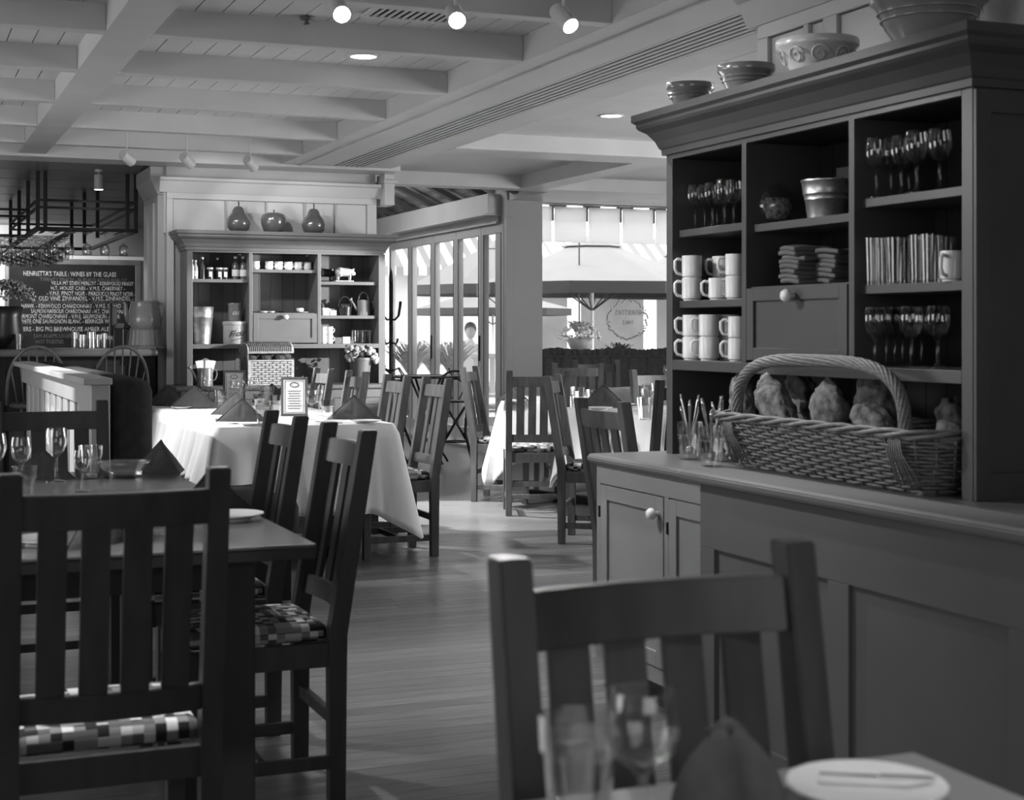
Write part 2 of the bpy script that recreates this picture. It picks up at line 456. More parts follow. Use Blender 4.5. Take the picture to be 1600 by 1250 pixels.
# header over the near dresser
hd2 = struct(thing('wall_header', 'white panelled header above the near dresser', None, (2.95, 4.80, 0), R(-90)))
header(hd2, 6.0, 2.03, HB, 2.375, 2.49, [(0, .07), (.30, .33), (.42, .50), (.95, 1.03), (1.5, 1.58), (2.1, 2.2), (5.9, 6.0)])
M().box(0, -.02, 2.0, 6, 0, 2.03).obj('panel_board', 'panel', hd2)

# ---- folding glass doors on the far right, facing the patio
XD = 5.85
bd = struct(thing('trim_door_beam', 'box beam above the folding glass doors', None, (XD, 14.6, 0)))
M().box(-.16, 0, 2.47, .1, 5.2, 2.68, .008).obj('beam_face', 'ceil', bd)
M().box(-.05, 0, 2.39, .1, 5.2, 2.47).obj('door_head', 'ceil', bd)
M().box(-.07, 0, 2.375, .06, 5.2, 2.395, .004).obj('head_moulding', 'ceil', bd)
M().box(-.20, -.02, 2.455, .1, 5.2, 2.475, .003).obj('beam_moulding', 'ceil', bd)
tk = struct(M().box(XD - .06, 14.4, 0, XD + .08, 19.4, .03, .004).obj('trim_door_track', 'steel'))
us = [791, 755.5, 716, 680, 644.5, 611]
ys = [yu(u, XD) for u in us]
for i in range(5):
    y0, y1 = ys[i], ys[i + 1]
    d = struct(thing('door_%d' % (i + 1), 'folding glass door leaf, number %s from the pillar' % ['one', 'two', 'three', 'four', 'five'][i], None, (XD, y0, 0)))
    w = y1 - y0 - .01; sw = .075
    M().box(-.03, 0, .03, .03, sw, 2.37, .004).obj('door_stile', 'wall', d)
    M().box(-.03, w - sw, .03, .03, w, 2.37, .004).obj('door_stile', 'wall', d)
    M().box(-.03, sw, 2.28, .03, w - sw, 2.37, .004).obj('door_rail', 'wall', d)
    M().box(-.03, sw, .03, .03, w - sw, .22, .004).obj('door_rail', 'wall', d)
    M().box(-.034, sw - .012, .22, -.03, sw, 2.28).obj('gasket', 'black', d)
    M().box(-.034, w - sw, .22, -.03, w - sw + .012, 2.28).obj('gasket', 'black', d)
    M().box(-.004, sw, .22, .004, w - sw, 2.28).obj('door_pane', 'pane', d)
    if i in (1, 3): M().box(-.045, .02, .95, -.03, .05, 1.22, .003).obj('door_handle', 'iron', d)
wall('wall_hall_end', 3.4, 19.4, 0, 6.0, 19.5, 3.9)
# pillar and window wall
struct(M().box(5.83, 14.42, 0, 6.224, 14.75, HB + .15, .006).obj('wall_pillar', 'wall'), 'broad painted pillar between doors and window')
struct(M().box(5.80, 14.36, 0, 5.875, 14.43, 2.42, .004).obj('trim_pillar_edge', 'wall'))
struct(M().box(6.224, 14.5, 2.635, 9.1, 14.75, HB + .2).obj('wall_window_head', 'wall'))
struct(M().box(6.224, 14.5, 0, 9.1, 14.75, .5).obj('wall_window_sill', 'wall'))
wn = struct(thing('window_1', 'large fixed window behind the cafe curtain', None, (6.224, 14.5, 0)))
M().box(0, .1, .5, 2.88, .106, 2.635).obj('window_pane', 'pane', wn)
M().box(0, .05, 2.6, 2.88, .14, 2.635).obj('window_frame', 'ceil', wn)
M().box(0, .05, .5, .02, .14, 2.635).obj('window_frame', 'ceil', wn)
M().box(0, -.02, .47, 2.88, .14, .5).obj('window_sill', 'ceil', wn)
# sunroom lean-to roof over the hall by the doors
sr = struct(thing('roof_sunroom', 'sloping slatted roof above the folding doors', None, (0, 0, 0)))
def sl(x): return 2.70 + (5.80 - x) * .47
y = 13.45
while y < 19.4:
    M().bar((5.86, y, sl(5.86) - .0), (3.3, y, sl(3.3)), .055, .11, .003, up=(0, 1, 0)).obj('rafter', 'shop', sr); y += .78
x = 5.93
while x > 3.4:
    M().bar((x, 13.4, sl(x) + .085), (x, 19.4, sl(x) + .085), .205, .012, up=(.43, 0, .9)).obj('roof_slat', 'roofwood', sr); x -= .185
wall('wall_hall_side', 3.3, 13.2, HB, 3.4, 19.5, 3.9)
wall('wall_hall_front', 3.3, 13.3, HB + .1, 5.9, 13.42, 3.9, 'ceil')

# ================================================================== OUTSIDE
pt = struct(M().box(5.95, 14.8, -.1, 60, 60, -.04).obj('ground_patio', 'patio'), 'pale paved patio outside the doors')
# facade across the patio
fc = thing('building', 'pale brick building with shop fronts across the patio', 'building', (6, 36, 0))
M().box(-4, 0, 0, 40, .4, 3.0).obj('ground_storey', 'stone', fc)
M().box(-4, .1, 3.0, 40, .4, 11).obj('upper_wall', 'brick', fc)
bk = M()
z = 3.3
while z < 6.2:
    x = -2 + (.2 if int(z / .16) % 2 else 0)
    while x < 16:
        bk.box(x, .06, z, x + .42, .12, z + .14); x += .45
    z += .165
tag(bk.obj('brick_course', 'brick', fc), kind='stuff')
for i in range(6):
    x = 8.3 + i * 2.2
    f = M().box(x, -.05, .3, x + 2.0, .02, 2.35, .02).obj('shop_window', 'stone', fc)
    M().box(x + .1, -.07, .42, x + 1.9, -.045, 2.25).obj('shop_pane', 'shop', f)
    f = M().box(x + .1, 0, 4.2, x + 1.4, .06, 6.0, .02).obj('window', 'stone', fc)
    M().box(x + .2, -.02, 4.3, x + 1.3, .01, 5.9).obj('pane', 'stone', f)
for i, (x0, x1, z0, z1) in enumerate(((-3, 4.0, 2.7, 4.6), (4.6, 9.5, 2.6, 3.7), (10.1, 15.5, 2.6, 3.7))):
    a = thing('striped_awning', ['striped awning seen through the farthest door leaves', 'striped awning left over the shop fronts', 'striped awning right over the shop fronts'][i], 'awning', (6 + x0, 36, 0), 0, 'striped awnings across the patio')
    M().prism([(0, z1), (-1.3, z0 + .2), (-1.3, z0 + .15), (0, z1 - .05)], 0, x1 - x0, 'x').obj('awning_cover', 'awn', a)
    M().box(0, -1.32, z0, x1 - x0, -1.3, z0 + .18).obj('valance', 'awn', a)

def parasol(x, y, rad, zap, zev, lab, rot=0, cap=True):
    t = thing('parasol', lab, 'parasol', (x, y, 0), rot, 'patio parasols')
    n = 8
    m = M(); ring = []
    for (rr, zz) in ((.0, zap), (rad * .22, zap - (zap - zev) * .22), (rad, zev)):
        ring.append([m.bm.verts.new((rr * math.cos(2 * PI * k / n), rr * math.sin(2 * PI * k / n), zz)) for k in range(n)] if rr else [m.bm.verts.new((0, 0, zz))])
    for k in range(n):
        m.bm.faces.new((ring[0][0], ring[1][k], ring[1][(k + 1) % n]))
        m.bm.faces.new((ring[1][k], ring[2][k], ring[2][(k + 1) % n], ring[1][(k + 1) % n]))
    o = m.obj('canopy', 'canvas', t); md = o.modifiers.new('thick', 'SOLIDIFY'); md.thickness = .012
    m = M(); r2 = rad * .25
    for k in range(n):
        a0, a1 = 2 * PI * k / n, 2 * PI * (k + 1) / n
        p = [m.bm.verts.new(v) for v in ((0, 0, zap + .03), (r2 * math.cos(a0), r2 * math.sin(a0), zap - (zap - zev) * .25 + .02), (r2 * math.cos(a1), r2 * math.sin(a1), zap - (zap - zev) * .25 + .02))]
        m.bm.faces.new(p)
    o = m.obj('vent_cap', 'canvas', t); md = o.modifiers.new('thick', 'SOLIDIFY'); md.thickness = .01
    m = M()
    for k in range(n):
        a0, a1 = 2 * PI * k / n, 2 * PI * (k + 1) / n
        p = [m.bm.verts.new(v) for v in ((rad * math.cos(a0), rad * math.sin(a0), zev), (rad * math.cos(a1), rad * math.sin(a1), zev), (rad * math.cos(a1), rad * math.sin(a1), zev - .15), (rad * math.cos(a0), rad * math.sin(a0), zev - .15))]
        m.bm.faces.new(p)
    o = m.obj('valance', 'shade_canvas', t); md = o.modifiers.new('thick', 'SOLIDIFY'); md.thickness = .008  # near-black band puts the shade under the canopy into the colour
    M().tube([(0, 0, 0), (0, 0, zap)], .024, 10).obj('pole', 'stone', t, True)
    for k in range(n):
        a = 2 * PI * k / n
        M().tube([(0, 0, zev - .35), (rad * .55 * math.cos(a), rad * .55 * math.sin(a), zap - (zap - zev) * .58)], .009, 5).obj('rib', 'shade_canvas', t)
    M().lathe([(0, 0), (.3, 0), (.3, .06), (.05, .09), (0, .09)], 16).obj('base', 'shop', t)
    return t
p = at(925, 445, 20); parasol(p.x, p.y, 1.55, 2.50, 1.88, 'large pale parasol seen through the window', R(10))
p = at(782, 445, 25); parasol(p.x, p.y, 1.55, 2.78, 2.0, 'pale parasol seen through the folding doors', R(0))
p = at(770, 450, 33); parasol(p.x, p.y, 1.7, 2.2, 1.75, 'lower parasol farther back beyond the doors', R(20))
p = at(1075, 430, 27); parasol(p.x, p.y, 1.7, 2.75, 2.0, 'parasol half hidden behind the near dresser', R(20))
# white blinds hanging outside the window under a striped canopy edge
for i in range(5):
    x = 6.19 + i * .405
    bl = tag(M().box(x, 14.95, 2.22, x + .37, 14.96, 2.6).obj('window_blind', 'blind'), 'white square blind outside the window, %s from the pillar' % ['first', 'second', 'third', 'fourth', 'fifth'][i], 'blind', 'square blinds outside the window')
    if i: tag(M().box(x - .032, 14.97, 2.45, x - .002, 14.98, 2.6).obj('awning_strap', 'shop'), 'dark strap between blinds, %s from the pillar' % ['', 'first', 'second', 'third', 'fourth'][i], 'strap', 'straps between the blinds')
aw = thing('canopy_edge', 'striped canopy edge above the blinds outside the window', 'awning', (6.1, 15.0, 0))
M().prism([(-.24, 2.62), (.03, 2.62), (.03, 2.66), (-.24, 2.70)], 0, 3.2, 'x').obj('canopy_cover', stripes('canopy_stripes', .75, .15, 3.2, 0), aw)
for i in range(8):
    M().box(.05 + i * .4, -.02, 2.59, .05 + i * .4 + .2, 0, 2.67).obj('canopy_tab', 'shop', aw)

# patio plants, bench and guest
def grassy(x, y, z, h, n, lab, m='leaf_l', name='grass_plant', pot=True):
    t = thing(name, lab, 'plant', (x, y, z))
    mm = M()
    for k in range(n):
        a = random.uniform(0, 2 * PI); L = h * random.uniform(.6, 1.1); sp = random.uniform(.3, 1.0) * L
        pts = []
        for j in range(5):
            q = j / 4; pts.append((math.cos(a) * sp * q, math.sin(a) * sp * q, L * (1.6 * q - .9 * q * q)))
        for A, B in zip(pts, pts[1:]):
            w = .012; sx, sy = -math.sin(a) * w, math.cos(a) * w
            mm.bm.faces.new([mm.bm.verts.new(v) for v in ((A[0] - sx, A[1] - sy, A[2]), (A[0] + sx, A[1] + sy, A[2]), (B[0] + sx, B[1] + sy, B[2]), (B[0] - sx, B[1] - sy, B[2]))])
    tag(mm.obj('foliage', m, t), kind='stuff')
    if pot: M().lathe([(0, -.0), (.16, 0), (.2, .0), (.2, -.02), (.15, -.45), (0, -.45)], 16).obj('planter', 'shop', t, True, 40)
    return t
for (u, v, Z, lab) in ((642, 592, 19.0, 'arching grass in the left planter beyond the glass doors'), (676, 588, 20.5, 'arching grass in the middle planter beyond the glass doors'), (706, 592, 18.0, 'arching grass in the right planter beyond the glass doors')):
    p = at(u, v, Z); grassy(p.x, p.y, max(p.z, .42), .62, 170, lab)
p = at(905, 515, 19); tt = grassy(p.x, p.y, p.z - .1, .28, 150, 'leafy hanging plant seen through the window', 'leaf_l', 'hanging_plant', False)
fb = M()
for k in range(160):
    a = random.uniform(0, 2 * PI); b_ = random.uniform(0, 1.7); fb.ball((.27 * math.cos(a) * math.sin(b_), .2 * math.sin(a) * math.sin(b_), .16 * math.cos(b_)), .02, sub=1)
tag(fb.obj('blossom', 'flower', tt), kind='stuff')
M().lathe([(0, -.18), (.1, -.16), (.17, 0), (.15, 0), (0, -.02)], 14).obj('basket', 'shop', tt, True)
M().tube([(0, 0, 0), (0, 0, 1.2)], .01, 5).obj('chain', 'iron', tt)
p = at(968, 545, 18); grassy(p.x, p.y, max(.3, p.z - .15), .3, 90, 'dark leafy plant above the cafe curtain', 'leaf', 'leafy_plant', True)
# white patio bench
p = at(772, 575, 20.5)
bn = thing('patio_bench', 'white slatted bench on the patio beyond the doors', 'bench', (p.x - .3, p.y, 0), R(-22))
for i in range(9): M().box(i * .11, 0, .42, i * .11 + .07, .025, .92, .004).obj('back_slat', 'white', bn)
M().box(-.03, -.01, .9, 1.0, .035, .97, .006).obj('back_rail', 'white', bn)
M().box(-.03, -.45, .40, 1.0, .03, .44, .006).obj('seat', 'white', bn)
for xx in (-.02, .93):
    for yy in (-.43, -.02): M().box(xx, yy, 0, xx + .06, yy + .06, .4).obj('leg', 'white', bn)
    M().box(xx, -.45, .62, xx + .06, .03, .66).obj('armrest', 'white', bn)
# seated guest
def person(x, y, rot, lab):
    t = thing('person', lab, 'person', (x, y, 0), rot)
    V = [(0, 0, .5), (0, .0, .72), (0, -.01, .92), (0, -.01, 1.06), (0, .02, 1.16),
         (.17, 0, .98), (.24, .02, .74), (.16, .22, .68), (-.17, 0, .98), (-.24, .02, .74), (-.16, .22, .68),
         (.1, .1, .48), (.12, .46, .50), (.12, .48, .08), (.12, .60, .04), (-.1, .1, .48), (-.12, .46, .50), (-.12, .48, .08), (-.12, .60, .04)]
    E = [(0, 1), (1, 2), (2, 3), (3, 4), (2, 5), (5, 6), (6, 7), (2, 8), (8, 9), (9, 10), (0, 11), (11, 12), (12, 13), (13, 14), (0, 15), (15, 16), (16, 17), (17, 18)]
    rad = [.15, .13, .14, .055, .05, .065, .045, .03, .065, .045, .03, .09, .07, .045, .035, .09, .07, .045, .035]
    me = bpy.data.meshes.new('body'); me.from_pydata([Vector(v) for v in V], E, []); o = bpy.data.objects.new('body', me); COL.objects.link(o)
    sk = o.modifiers.new('skin', 'SKIN'); o.modifiers.new('sub', 'SUBSURF').levels = 1
    for i, v in enumerate(me.skin_vertices[0].data): v.radius = (rad[i], rad[i] * (.75 if i < 3 else 1)); v.use_root = (i == 0)
    me.materials.append(MT['shirt']); o.parent = t
    h = M(); h.ball((0, .02, 1.25), .1, (.82, .95, 1.15), 3)
    h.ball((0, .115, 1.24), .016, (.8, 1, 1.4), 1); h.ball((.035, .1, 1.27), .01, sub=1); h.ball((-.035, .1, 1.27), .01, sub=1)
    h.ball((.083, .02, 1.25), .02, (.5, 1, 1.4), 1); h.ball((-.083, .02, 1.25), .02, (.5, 1, 1.4), 1); h.ball((0, .108, 1.2), .018, (1.4, .5, .4), 1)
    h.obj('head', 'skin', t, True)
    M().ball((0, -.022, 1.305), .112, (.9, .98, 1.02), 3).obj('hair', 'hair', t, True)
    for s in (1, -1):
        hm = M(); hm.ball((s * .16, .26, .67), .035, (1, 1.3, .6), 2)
        for k in range(4): hm.tube([(s * .16 + (k - 1.5) * .016, .29, .67), (s * .16 + (k - 1.5) * .017, .335, .665), (s * .16 + (k - 1.5) * .017, .355, .65)], .008, 6)
        hm.tube([(s * .16 - s * .03, .26, .67), (s * .16 - s * .05, .29, .665)], .009, 6)
        hm.obj('hand', 'skin', t, True)
    return t
p = at(735, 545, 25); person(p.x, p.y, R(160), 'dark-haired guest in pale shirt sitting outside beyond the glass doors')
pc = thing('patio_chair', 'pale chair under the guest outside', 'chair', (p.x, p.y, 0), R(160))
M().box(-.23, -.22, .36, .23, .25, .40, .01).obj('seat', 'white', pc)
M().box(-.23, -.25, .40, .23, -.22, .85, .01).obj('backrest', 'white', pc)
for a in (-.2, .2):
    for b_ in (-.2, .2): M().box(a - .015, b_ - .015, 0, a + .015, b_ + .015, .36).obj('leg', 'white', pc)

# cafe curtain
cu = thing('cafe_curtain', 'dark gathered cafe curtain across the lower window', 'curtain', (6.2, 14.44, 0))
def pleat(x0, x1, z0, z1, amp, n, nz=2, ruffle=0):
    m = M(); rows = []
    N = int((x1 - x0) / .012)
    for j in range(nz + 1):
        z = z0 + (z1 - z0) * j / nz; r = []
        for i in range(N + 1):
            x = x0 + (x1 - x0) * i / N
            r.append(m.bm.verts.new((x, amp * math.sin(i * n + math.sin(i * .37) * 1.5) * (1 - .3 * j / nz), z + (ruffle * random.uniform(-1, 1) + ruffle * 1.2 * math.sin(i * .11) if (j == nz and ruffle) else 0))))
        rows.append(r)
    for A, B in zip(rows, rows[1:]):
        for i in range(N): m.bm.faces.new((A[i], A[i + 1], B[i + 1], B[i]))
    return m
o = pleat(0, 2.9, .15, 1.0, .018, .7).obj('curtain_cloth', 'curtain', cu, True)
o = pleat(0, 2.9, 1.0, 1.085, .022, .95, 3, .008).obj('ruffle', 'curtain', cu, True)
M().tube([(0, .0, 1.005), (2.9, 0, 1.005)], .014, 8).obj('rod', 'curtain', cu)

# painted wreath and name on the window glass, read from outside
sg = thing('window_sign', 'round wreath emblem with mirrored name on the window glass', 'sign', (xu(980, 14.59), 14.592, 1.39))
m = M()
for k in range(90):
    a = 2 * PI * k / 90 + random.uniform(-.02, .02); rr = .205 + random.uniform(-.014, .014)
    c = Vector((rr * 1.12 * math.cos(a), 0, rr * math.sin(a)))
    m.ball(c, .011, (1.3, .15, .8), 1)
tag(m.obj('wreath', 'bowl', sg), kind='stuff')
text("HENRIETTA'S", .075, (.20, .0, .05), (R(90), 0, R(180)), 'pot', sg, sx=.78).location = (-.20, 0, .05)
text("TABLE", .06, (-.08, 0, -.05), (R(90), 0, R(180)), 'pot', sg, sx=.8)
for c in kids(sg):
    if c.name.startswith('lettering'):
        c.rotation_euler = (R(90), 0, R(180)); c.location.x = -c.location.x

# ================================================================== DRESSERS (one builder, two dressers)
def knob(parent, x, y, z, name='knob', r=.021):
    m = M(); mt = Matrix.Translation((x, y, z)) @ Matrix.Rotation(R(90), 4, 'X')
    m.lathe([(0, 0), (r * .45, 0), (r * .42, r * .7), (r * .95, r * 1.1), (r, r * 1.5), (r * .7, r * 2.0), (0, r * 2.15)], 16, mtx=mt)
    return m.obj(name, 'china', parent, True)
def cup_door(parent, x0, x1, z0, z1, m, y=0, fr=.05, k='right', name='door', hinge=True):
    """framed door standing in its opening"""
    g = .004
    d = M().box(x0 + g, y - .002, z0 + g, x0 + fr, y + .018, z1 - g, .0015)
    d.box(x1 - fr, y - .002, z0 + g, x1 - g, y + .018, z1 - g, .0015)
    d.box(x0 + fr, y - .002, z1 - fr, x1 - fr, y + .018, z1 - g, .0015)
    d.box(x0 + fr, y - .002, z0 + g, x1 - fr, y + .018, z0 + fr, .0015)
    d = d.obj(name, m, parent)
    M().box(x0 + fr - .002, y + .008, z0 + fr - .002, x1 - fr + .002, y + .016, z1 - fr + .002).obj('door_panel', m, d)
    if k == 'right': knob(d, x1 - .035, y - .002, z1 - .06)
    if k == 'left': knob(d, x0 + .035, y - .002, z1 - .06)
    if k == 'mid': knob(d, (x0 + x1) / 2, y - .002, z1 - .032)
    if hinge:
        hx = x0 if k == 'right' else x1
        for hz in (z0 + .08, z1 - .10): M().box(hx - .004, y - .008, hz - .02, hx + .004, y, hz + .02, .001).obj('hinge', 'iron', d)
    return d
def dresser(name, label, loc, rot, Wd, d1, d2, sh, m, mi, mb, topm, over, zt=.827, split=True):
    t = thing(name, label, 'dresser', loc, rot)
    D = .30; T = .02
    zo = 1.887
    # carcase
    M().box(0, 0, zt, .045, D, 1.93, .002).obj('side_panel', m, t)
    M().box(Wd - .045, 0, zt, Wd, D, 1.93, .002).obj('side_panel', m, t)
    M().box(Wd, .002, zt, Wd + .012, .05, 1.9, .002).obj('side_stile', m, t)
    M().box(Wd, D - .05, zt, Wd + .012, D - .002, 1.9, .002).obj('side_stile', m, t)
    M().box(Wd, .05, zt, Wd + .012, D - .05, zt + .07, .002).obj('side_rail', m, t)
    M().box(Wd, .05, 1.84, Wd + .012, D - .05, 1.9, .002).obj('side_rail', m, t)
    M().box(.045, 0, zo, Wd - .045, .02, 1.93, .002).obj('frieze_board', m, t)
    M().box(.045, .02, zo + .002, Wd - .045, D, zo + .02).obj('top_board', mi, t)
    # boarded back
    x = .045; bw = .098
    bk = M().box(.045, D - .004, zt, Wd - .045, D + .01, zo).obj('back_panel', 'dark', t)
    while x < Wd - .05:
        M().box(x + .0015, D - .014, zt, min(x + bw - .0015, Wd - .045), D - .004, zo).obj('back_board', mi, bk); x += bw
    for a in (d1, d2):
        M().box(a - .014, 0, 1.166, a + .014, D - .014, zo + .004, .002).obj('divider', m, t)
    M().box(.045, 0, 1.13, Wd - .045, D - .014, 1.166, .002).obj('main_shelf', m, t)
    for (a, b, z) in sh:
        M().box(a + .001, .028, z - .026, b - .001, D - .014, z, .002).obj('shelf', m, t)
    # shelf-pin holes
    # drop door of the middle bay
    mx0, mx1 = d1 + .016, d2 - .016
    cup_door(t, mx0, mx1, 1.170, 1.412, m, .0, .045, 'mid', 'drop_door', False)
    M().box(mx0, .018, 1.406, mx1, .1, 1.414).obj('hidden_ledge', m, t)
    M().box(mx0, .1, 1.398, mx1, D - .014, 1.410).obj('shelf', m, t)
    # cornice
    pr = [(0, 1.905), (-.012, 1.905), (-.014, 1.925), (-.02, 1.93), (-.03, 1.955), (-.052, 1.985), (-.075, 2.0), (-.082, 2.01), (-.082, 2.02), (-.095, 2.03), (-.095, 2.055), (0, 2.055)]
    # mitred on both sides: front run and two returns
    mm = M()
    def ring(off):
        return [mm.bm.verts.new(v) for v in ((off, D + .02, 0), (off, off, 0), (Wd - off, off, 0), (Wd - off, D + .02, 0))]
    rows = []
    for (o_, z) in pr:
        r = ring(o_)
        for v in r: v.co.z = z
        rows.append(r)
    for A, B in zip(rows, rows[1:]):
        for i in range(3): mm.bm.faces.new((A[i], A[i + 1], B[i + 1], B[i]))
    mm.box(0, 0, 2.045, Wd, D + .02, 2.055)
    mm.obj('cornice', m, t)
    # worktop and base
    o0, o1 = over
    fx = -.27
    w = M(); w.prism([(fx + .012, zt - .036), (fx, zt - .026), (fx - .002, zt - .018), (fx, zt - .008), (fx + .012, zt), (D, zt), (D, zt - .036)], -o0, Wd + o1, 'x', .003)
    w.obj('worktop', topm, t)
    b0, b1 = -o0 + .04, Wd + o1 - .04
    M().box(b0, fx + .04, .09, b1, D, zt - .037).obj('base_carcase', 'dark' if False else mb, t)
    M().box(b0 + .02, fx + .08, 0, b1 - .02, D, .09).obj('plinth', 'dark', t)
    fy = fx + .02
    zb, zu = .10, zt - .037
    if split:
        ds = .515; n = int((b1 - b0) / ds); ds = (b1 - b0 - .03) / n
        M().box(b0, fy, zu - .065, b1, fy + .02, zu, .001).obj('face_rail', mb, t)
        M().box(b0, fy, zb, b1, fy + .02, zb + .05, .001).obj('face_rail', mb, t)
        for i in range(n + 1):
            x = b0 + i * ds
            M().box(x, fy, zb + .05, x + .03, fy + .02, zu - .065, .001).obj('face_stile', mb, t)
        for i in range(n):
            x = b0 + .03 + i * ds
            cup_door(t, x, x + ds - .03, zb + .05, zu - .065, mb, fy, .055, 'right')
    return t

# near dresser on the right wall
ND = Vector((2.61, 4.916, 0)); NR = R(-90)
def nd(u, x=2.74):   # a world y on plane x for a picture column
    return yu(u, x)
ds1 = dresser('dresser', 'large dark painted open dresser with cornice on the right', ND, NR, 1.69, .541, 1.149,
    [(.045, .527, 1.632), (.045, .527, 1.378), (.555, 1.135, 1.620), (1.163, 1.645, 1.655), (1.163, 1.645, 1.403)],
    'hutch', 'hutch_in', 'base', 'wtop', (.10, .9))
# far dresser
ds2 = dresser('dresser', 'far grey open dresser with pear ornaments on top, against the wall block', (2.157, 12.0, 0), 0, 1.606, .504, 1.062,
    [(.045, .490, 1.678), (.518, 1.048, 1.762), (1.076, 1.561, 1.670), (1.076, 1.561, 1.395)],
    'hutch2', 'hutch_in2', 'hutch2', 'hutch2', (.13, .13), zt=.842)

# low partition in front of the near dresser base
pt_ = struct(thing('wall_partition', 'low panelled partition with a flat cap beside the near table', None, (2.15, 3.905, 0), R(-90)))
M().prism([(-.02, .835), (-.028, .842), (-.028, .860), (-.02, .868), (.14, .868), (.15, .862), (.15, .835)], -.02, 6, 'x', .003).obj('cap', 'part', pt_)
M().box(.06, .012, 0, 6, .14, .835).obj('core', 'part', pt_)
M().box(.06, 0, .655, 6, .014, .835, .002).obj('top_rail', 'part', pt_)
M().box(.06, 0, 0, 6, .014, .16, .002).obj('bottom_rail', 'part', pt_)
for a, b in ((.06, .14), (.70, .79), (1.36, 1.45), (2.0, 2.09), (2.7, 2.8)):
    M().box(a, 0, .16, b, .014, .655, .002).obj('stile', 'part', pt_)

# ================================================================== CHAIRS
def make_chair(m):
    t = thing('dining_chair', 'x', 'chair')
    def yb(z): return 0 if z < .45 else -(z - .45) / .55 * .092
    for s in (-1, 1):
        x0 = s * .197
        M().prism([(.022, 0), (.024, .45), (-.068, 1.0), (-.112, 1.0), (-.026, .45), (-.022, 0)], x0 - .0215, x0 + .0215, 'x', .003).obj('back_post', m, t)
        M().box(s * .195 - .02, .375, 0, s * .195 + .02, .415, .43, .003).obj('leg', m, t)
        M().box(s * .195 - .01, .02, .09, s * .195 + .01, .38, .125, .002).obj('stretcher', m, t)
        M().box(s * .195 - .011, .02, .365, s * .195 + .011, .38, .43, .002).obj('apron', m, t)
    M().box(-.185, .19, .095, .185, .21, .125, .002).obj('stretcher', m, t)
    M().box(-.18, .385, .365, .18, .408, .43, .002).obj('apron', m, t)
    M().box(-.18, -.01, .365, .18, .012, .43, .002).obj('apron', m, t)
    M().box(-.18, -.01, .20, .18, .01, .235, .002).obj('stretcher', m, t)
    bow = .022
    def arc(z0, z1, th, name):
        mm = M(); N = 8; vs = []
        for i in range(N + 1):
            x = -.178 + .356 * i / N; q = bow * (1 - (x / .178) ** 2)
            col = []
            for (z, o) in ((z0, 0), (z0, th), (z1, th), (z1, 0)):
                col.append(mm.bm.verts.new((x, yb(z) - q - o + th / 2 - .004, z)))
            vs.append(col)
        for A, B in zip(vs, vs[1:]):
            for k in range(4): mm.bm.faces.new((A[k], A[(k + 1) % 4], B[(k + 1) % 4], B[k]))
        mm.bm.faces.new(vs[0]); mm.bm.faces.new(vs[-1][::-1])
        bmesh.ops.bevel(mm.bm, geom=[e for e in mm.bm.edges if abs(e.verts[0].co.x - e.verts[1].co.x) > .01], offset=.003, segments=2, affect='EDGES')
        return mm.obj(name, m, t, True, 35)
    arc(.888, .958, .024, 'top_rail'); arc(.505, .560, .024, 'lower_rail')
    for x in (-.12, -.04, .04, .12):
        q = bow * (1 - (x / .178) ** 2)
        M().prism([(yb(.55) - q + .004 - .004, .55), (yb(.895) - q + .004 - .004, .895), (yb(.895) - q - .012, .895), (yb(.55) - q - .012, .55)], x - .0275, x + .0275, 'x', .0015).obj('slat', m, t)
    mm = M(); mm.box(-.183, .015, .43, .183, .405, .475, .018)
    bmesh.ops.subdivide_edges(mm.bm, edges=[e for e in mm.bm.edges if e.calc_length() > .1], cuts=5, use_grid_fill=True)
    for v in mm.bm.verts:
        if v.co.z > .46: v.co.z += .012 * max(0, 1 - (v.co.x / .2) ** 2) * max(0, 1 - ((v.co.y - .2) / .21) ** 2)
    mm.obj('cushion', 'fabric', t, True)
    return t
mkc = Maker(make_chair('chair')); mkd = Maker(make_chair('chair_shaded'))
GC = 'slatted wooden dining chairs'
mkd((.883, 1.60, 0), R(180), 'dark slat-back chair nearest the viewer, behind the bread plate at lower right', GC)
mkd((.41, 3.12, 0), R(0), 'dark slat-back chair with sunlit checked cushion at lower left', GC)
mkd((.575, 6.04, 0), R(180), 'slat-back chair at the far end of the bare wooden table, before the booth rail', GC)
mkd((1.12, 4.20, 0), R(90), 'nearer of two slat-back chairs along the right side of the bare table', GC)
mkd((1.12, 4.93, 0), R(90), 'farther of two slat-back chairs along the right side of the bare table', GC)
mkc((2.845, 8.33, 0), R(90), 'chair at the right side of the nearer long clothed table, closest to the aisle', GC)
mkc((2.81, 8.97, 0), R(90), 'chair next behind the aisle chair beside the long clothed tables', GC)
mkc((2.83, 9.9, 0), R(90), 'nearer of two chairs in front of the far dresser flowers', GC)
mkc((2.83, 10.75, 0), R(90), 'farther of two chairs in front of the far dresser', GC)
mkc((4.15, 10.80, 0), R(-125), 'chair leaning left at the left of the rotated clothed table by the glass doors', GC)
mkc((4.13, 9.66, 0), R(-19), 'chair seen from behind with bright checked cushion at the rotated clothed table', GC)
mkc((3.83, 8.50, 0), R(-123), 'chair seen edge-on in mid room, right of the sunlit floor patch', GC)
mkc((2.68, 5.42, 0), R(-90), 'chair just beyond the end of the near dresser worktop', GC)
mkd((4.12, 7.55, 0), R(0), 'dark chair partly hidden behind the left edge of the near dresser', GC)
mkc((5.38, 11.75, 0), R(-15), 'brown-grey chair seen from behind below the curtain, left one', GC)
mkd((6.06, 12.75, 0), R(165), 'dark chair with shiny top rail directly in front of the cafe curtain', GC)
mkc((5.0, 9.45, 0), R(180), 'pale sunlit chair at the back of the table by the dresser edge', GC)

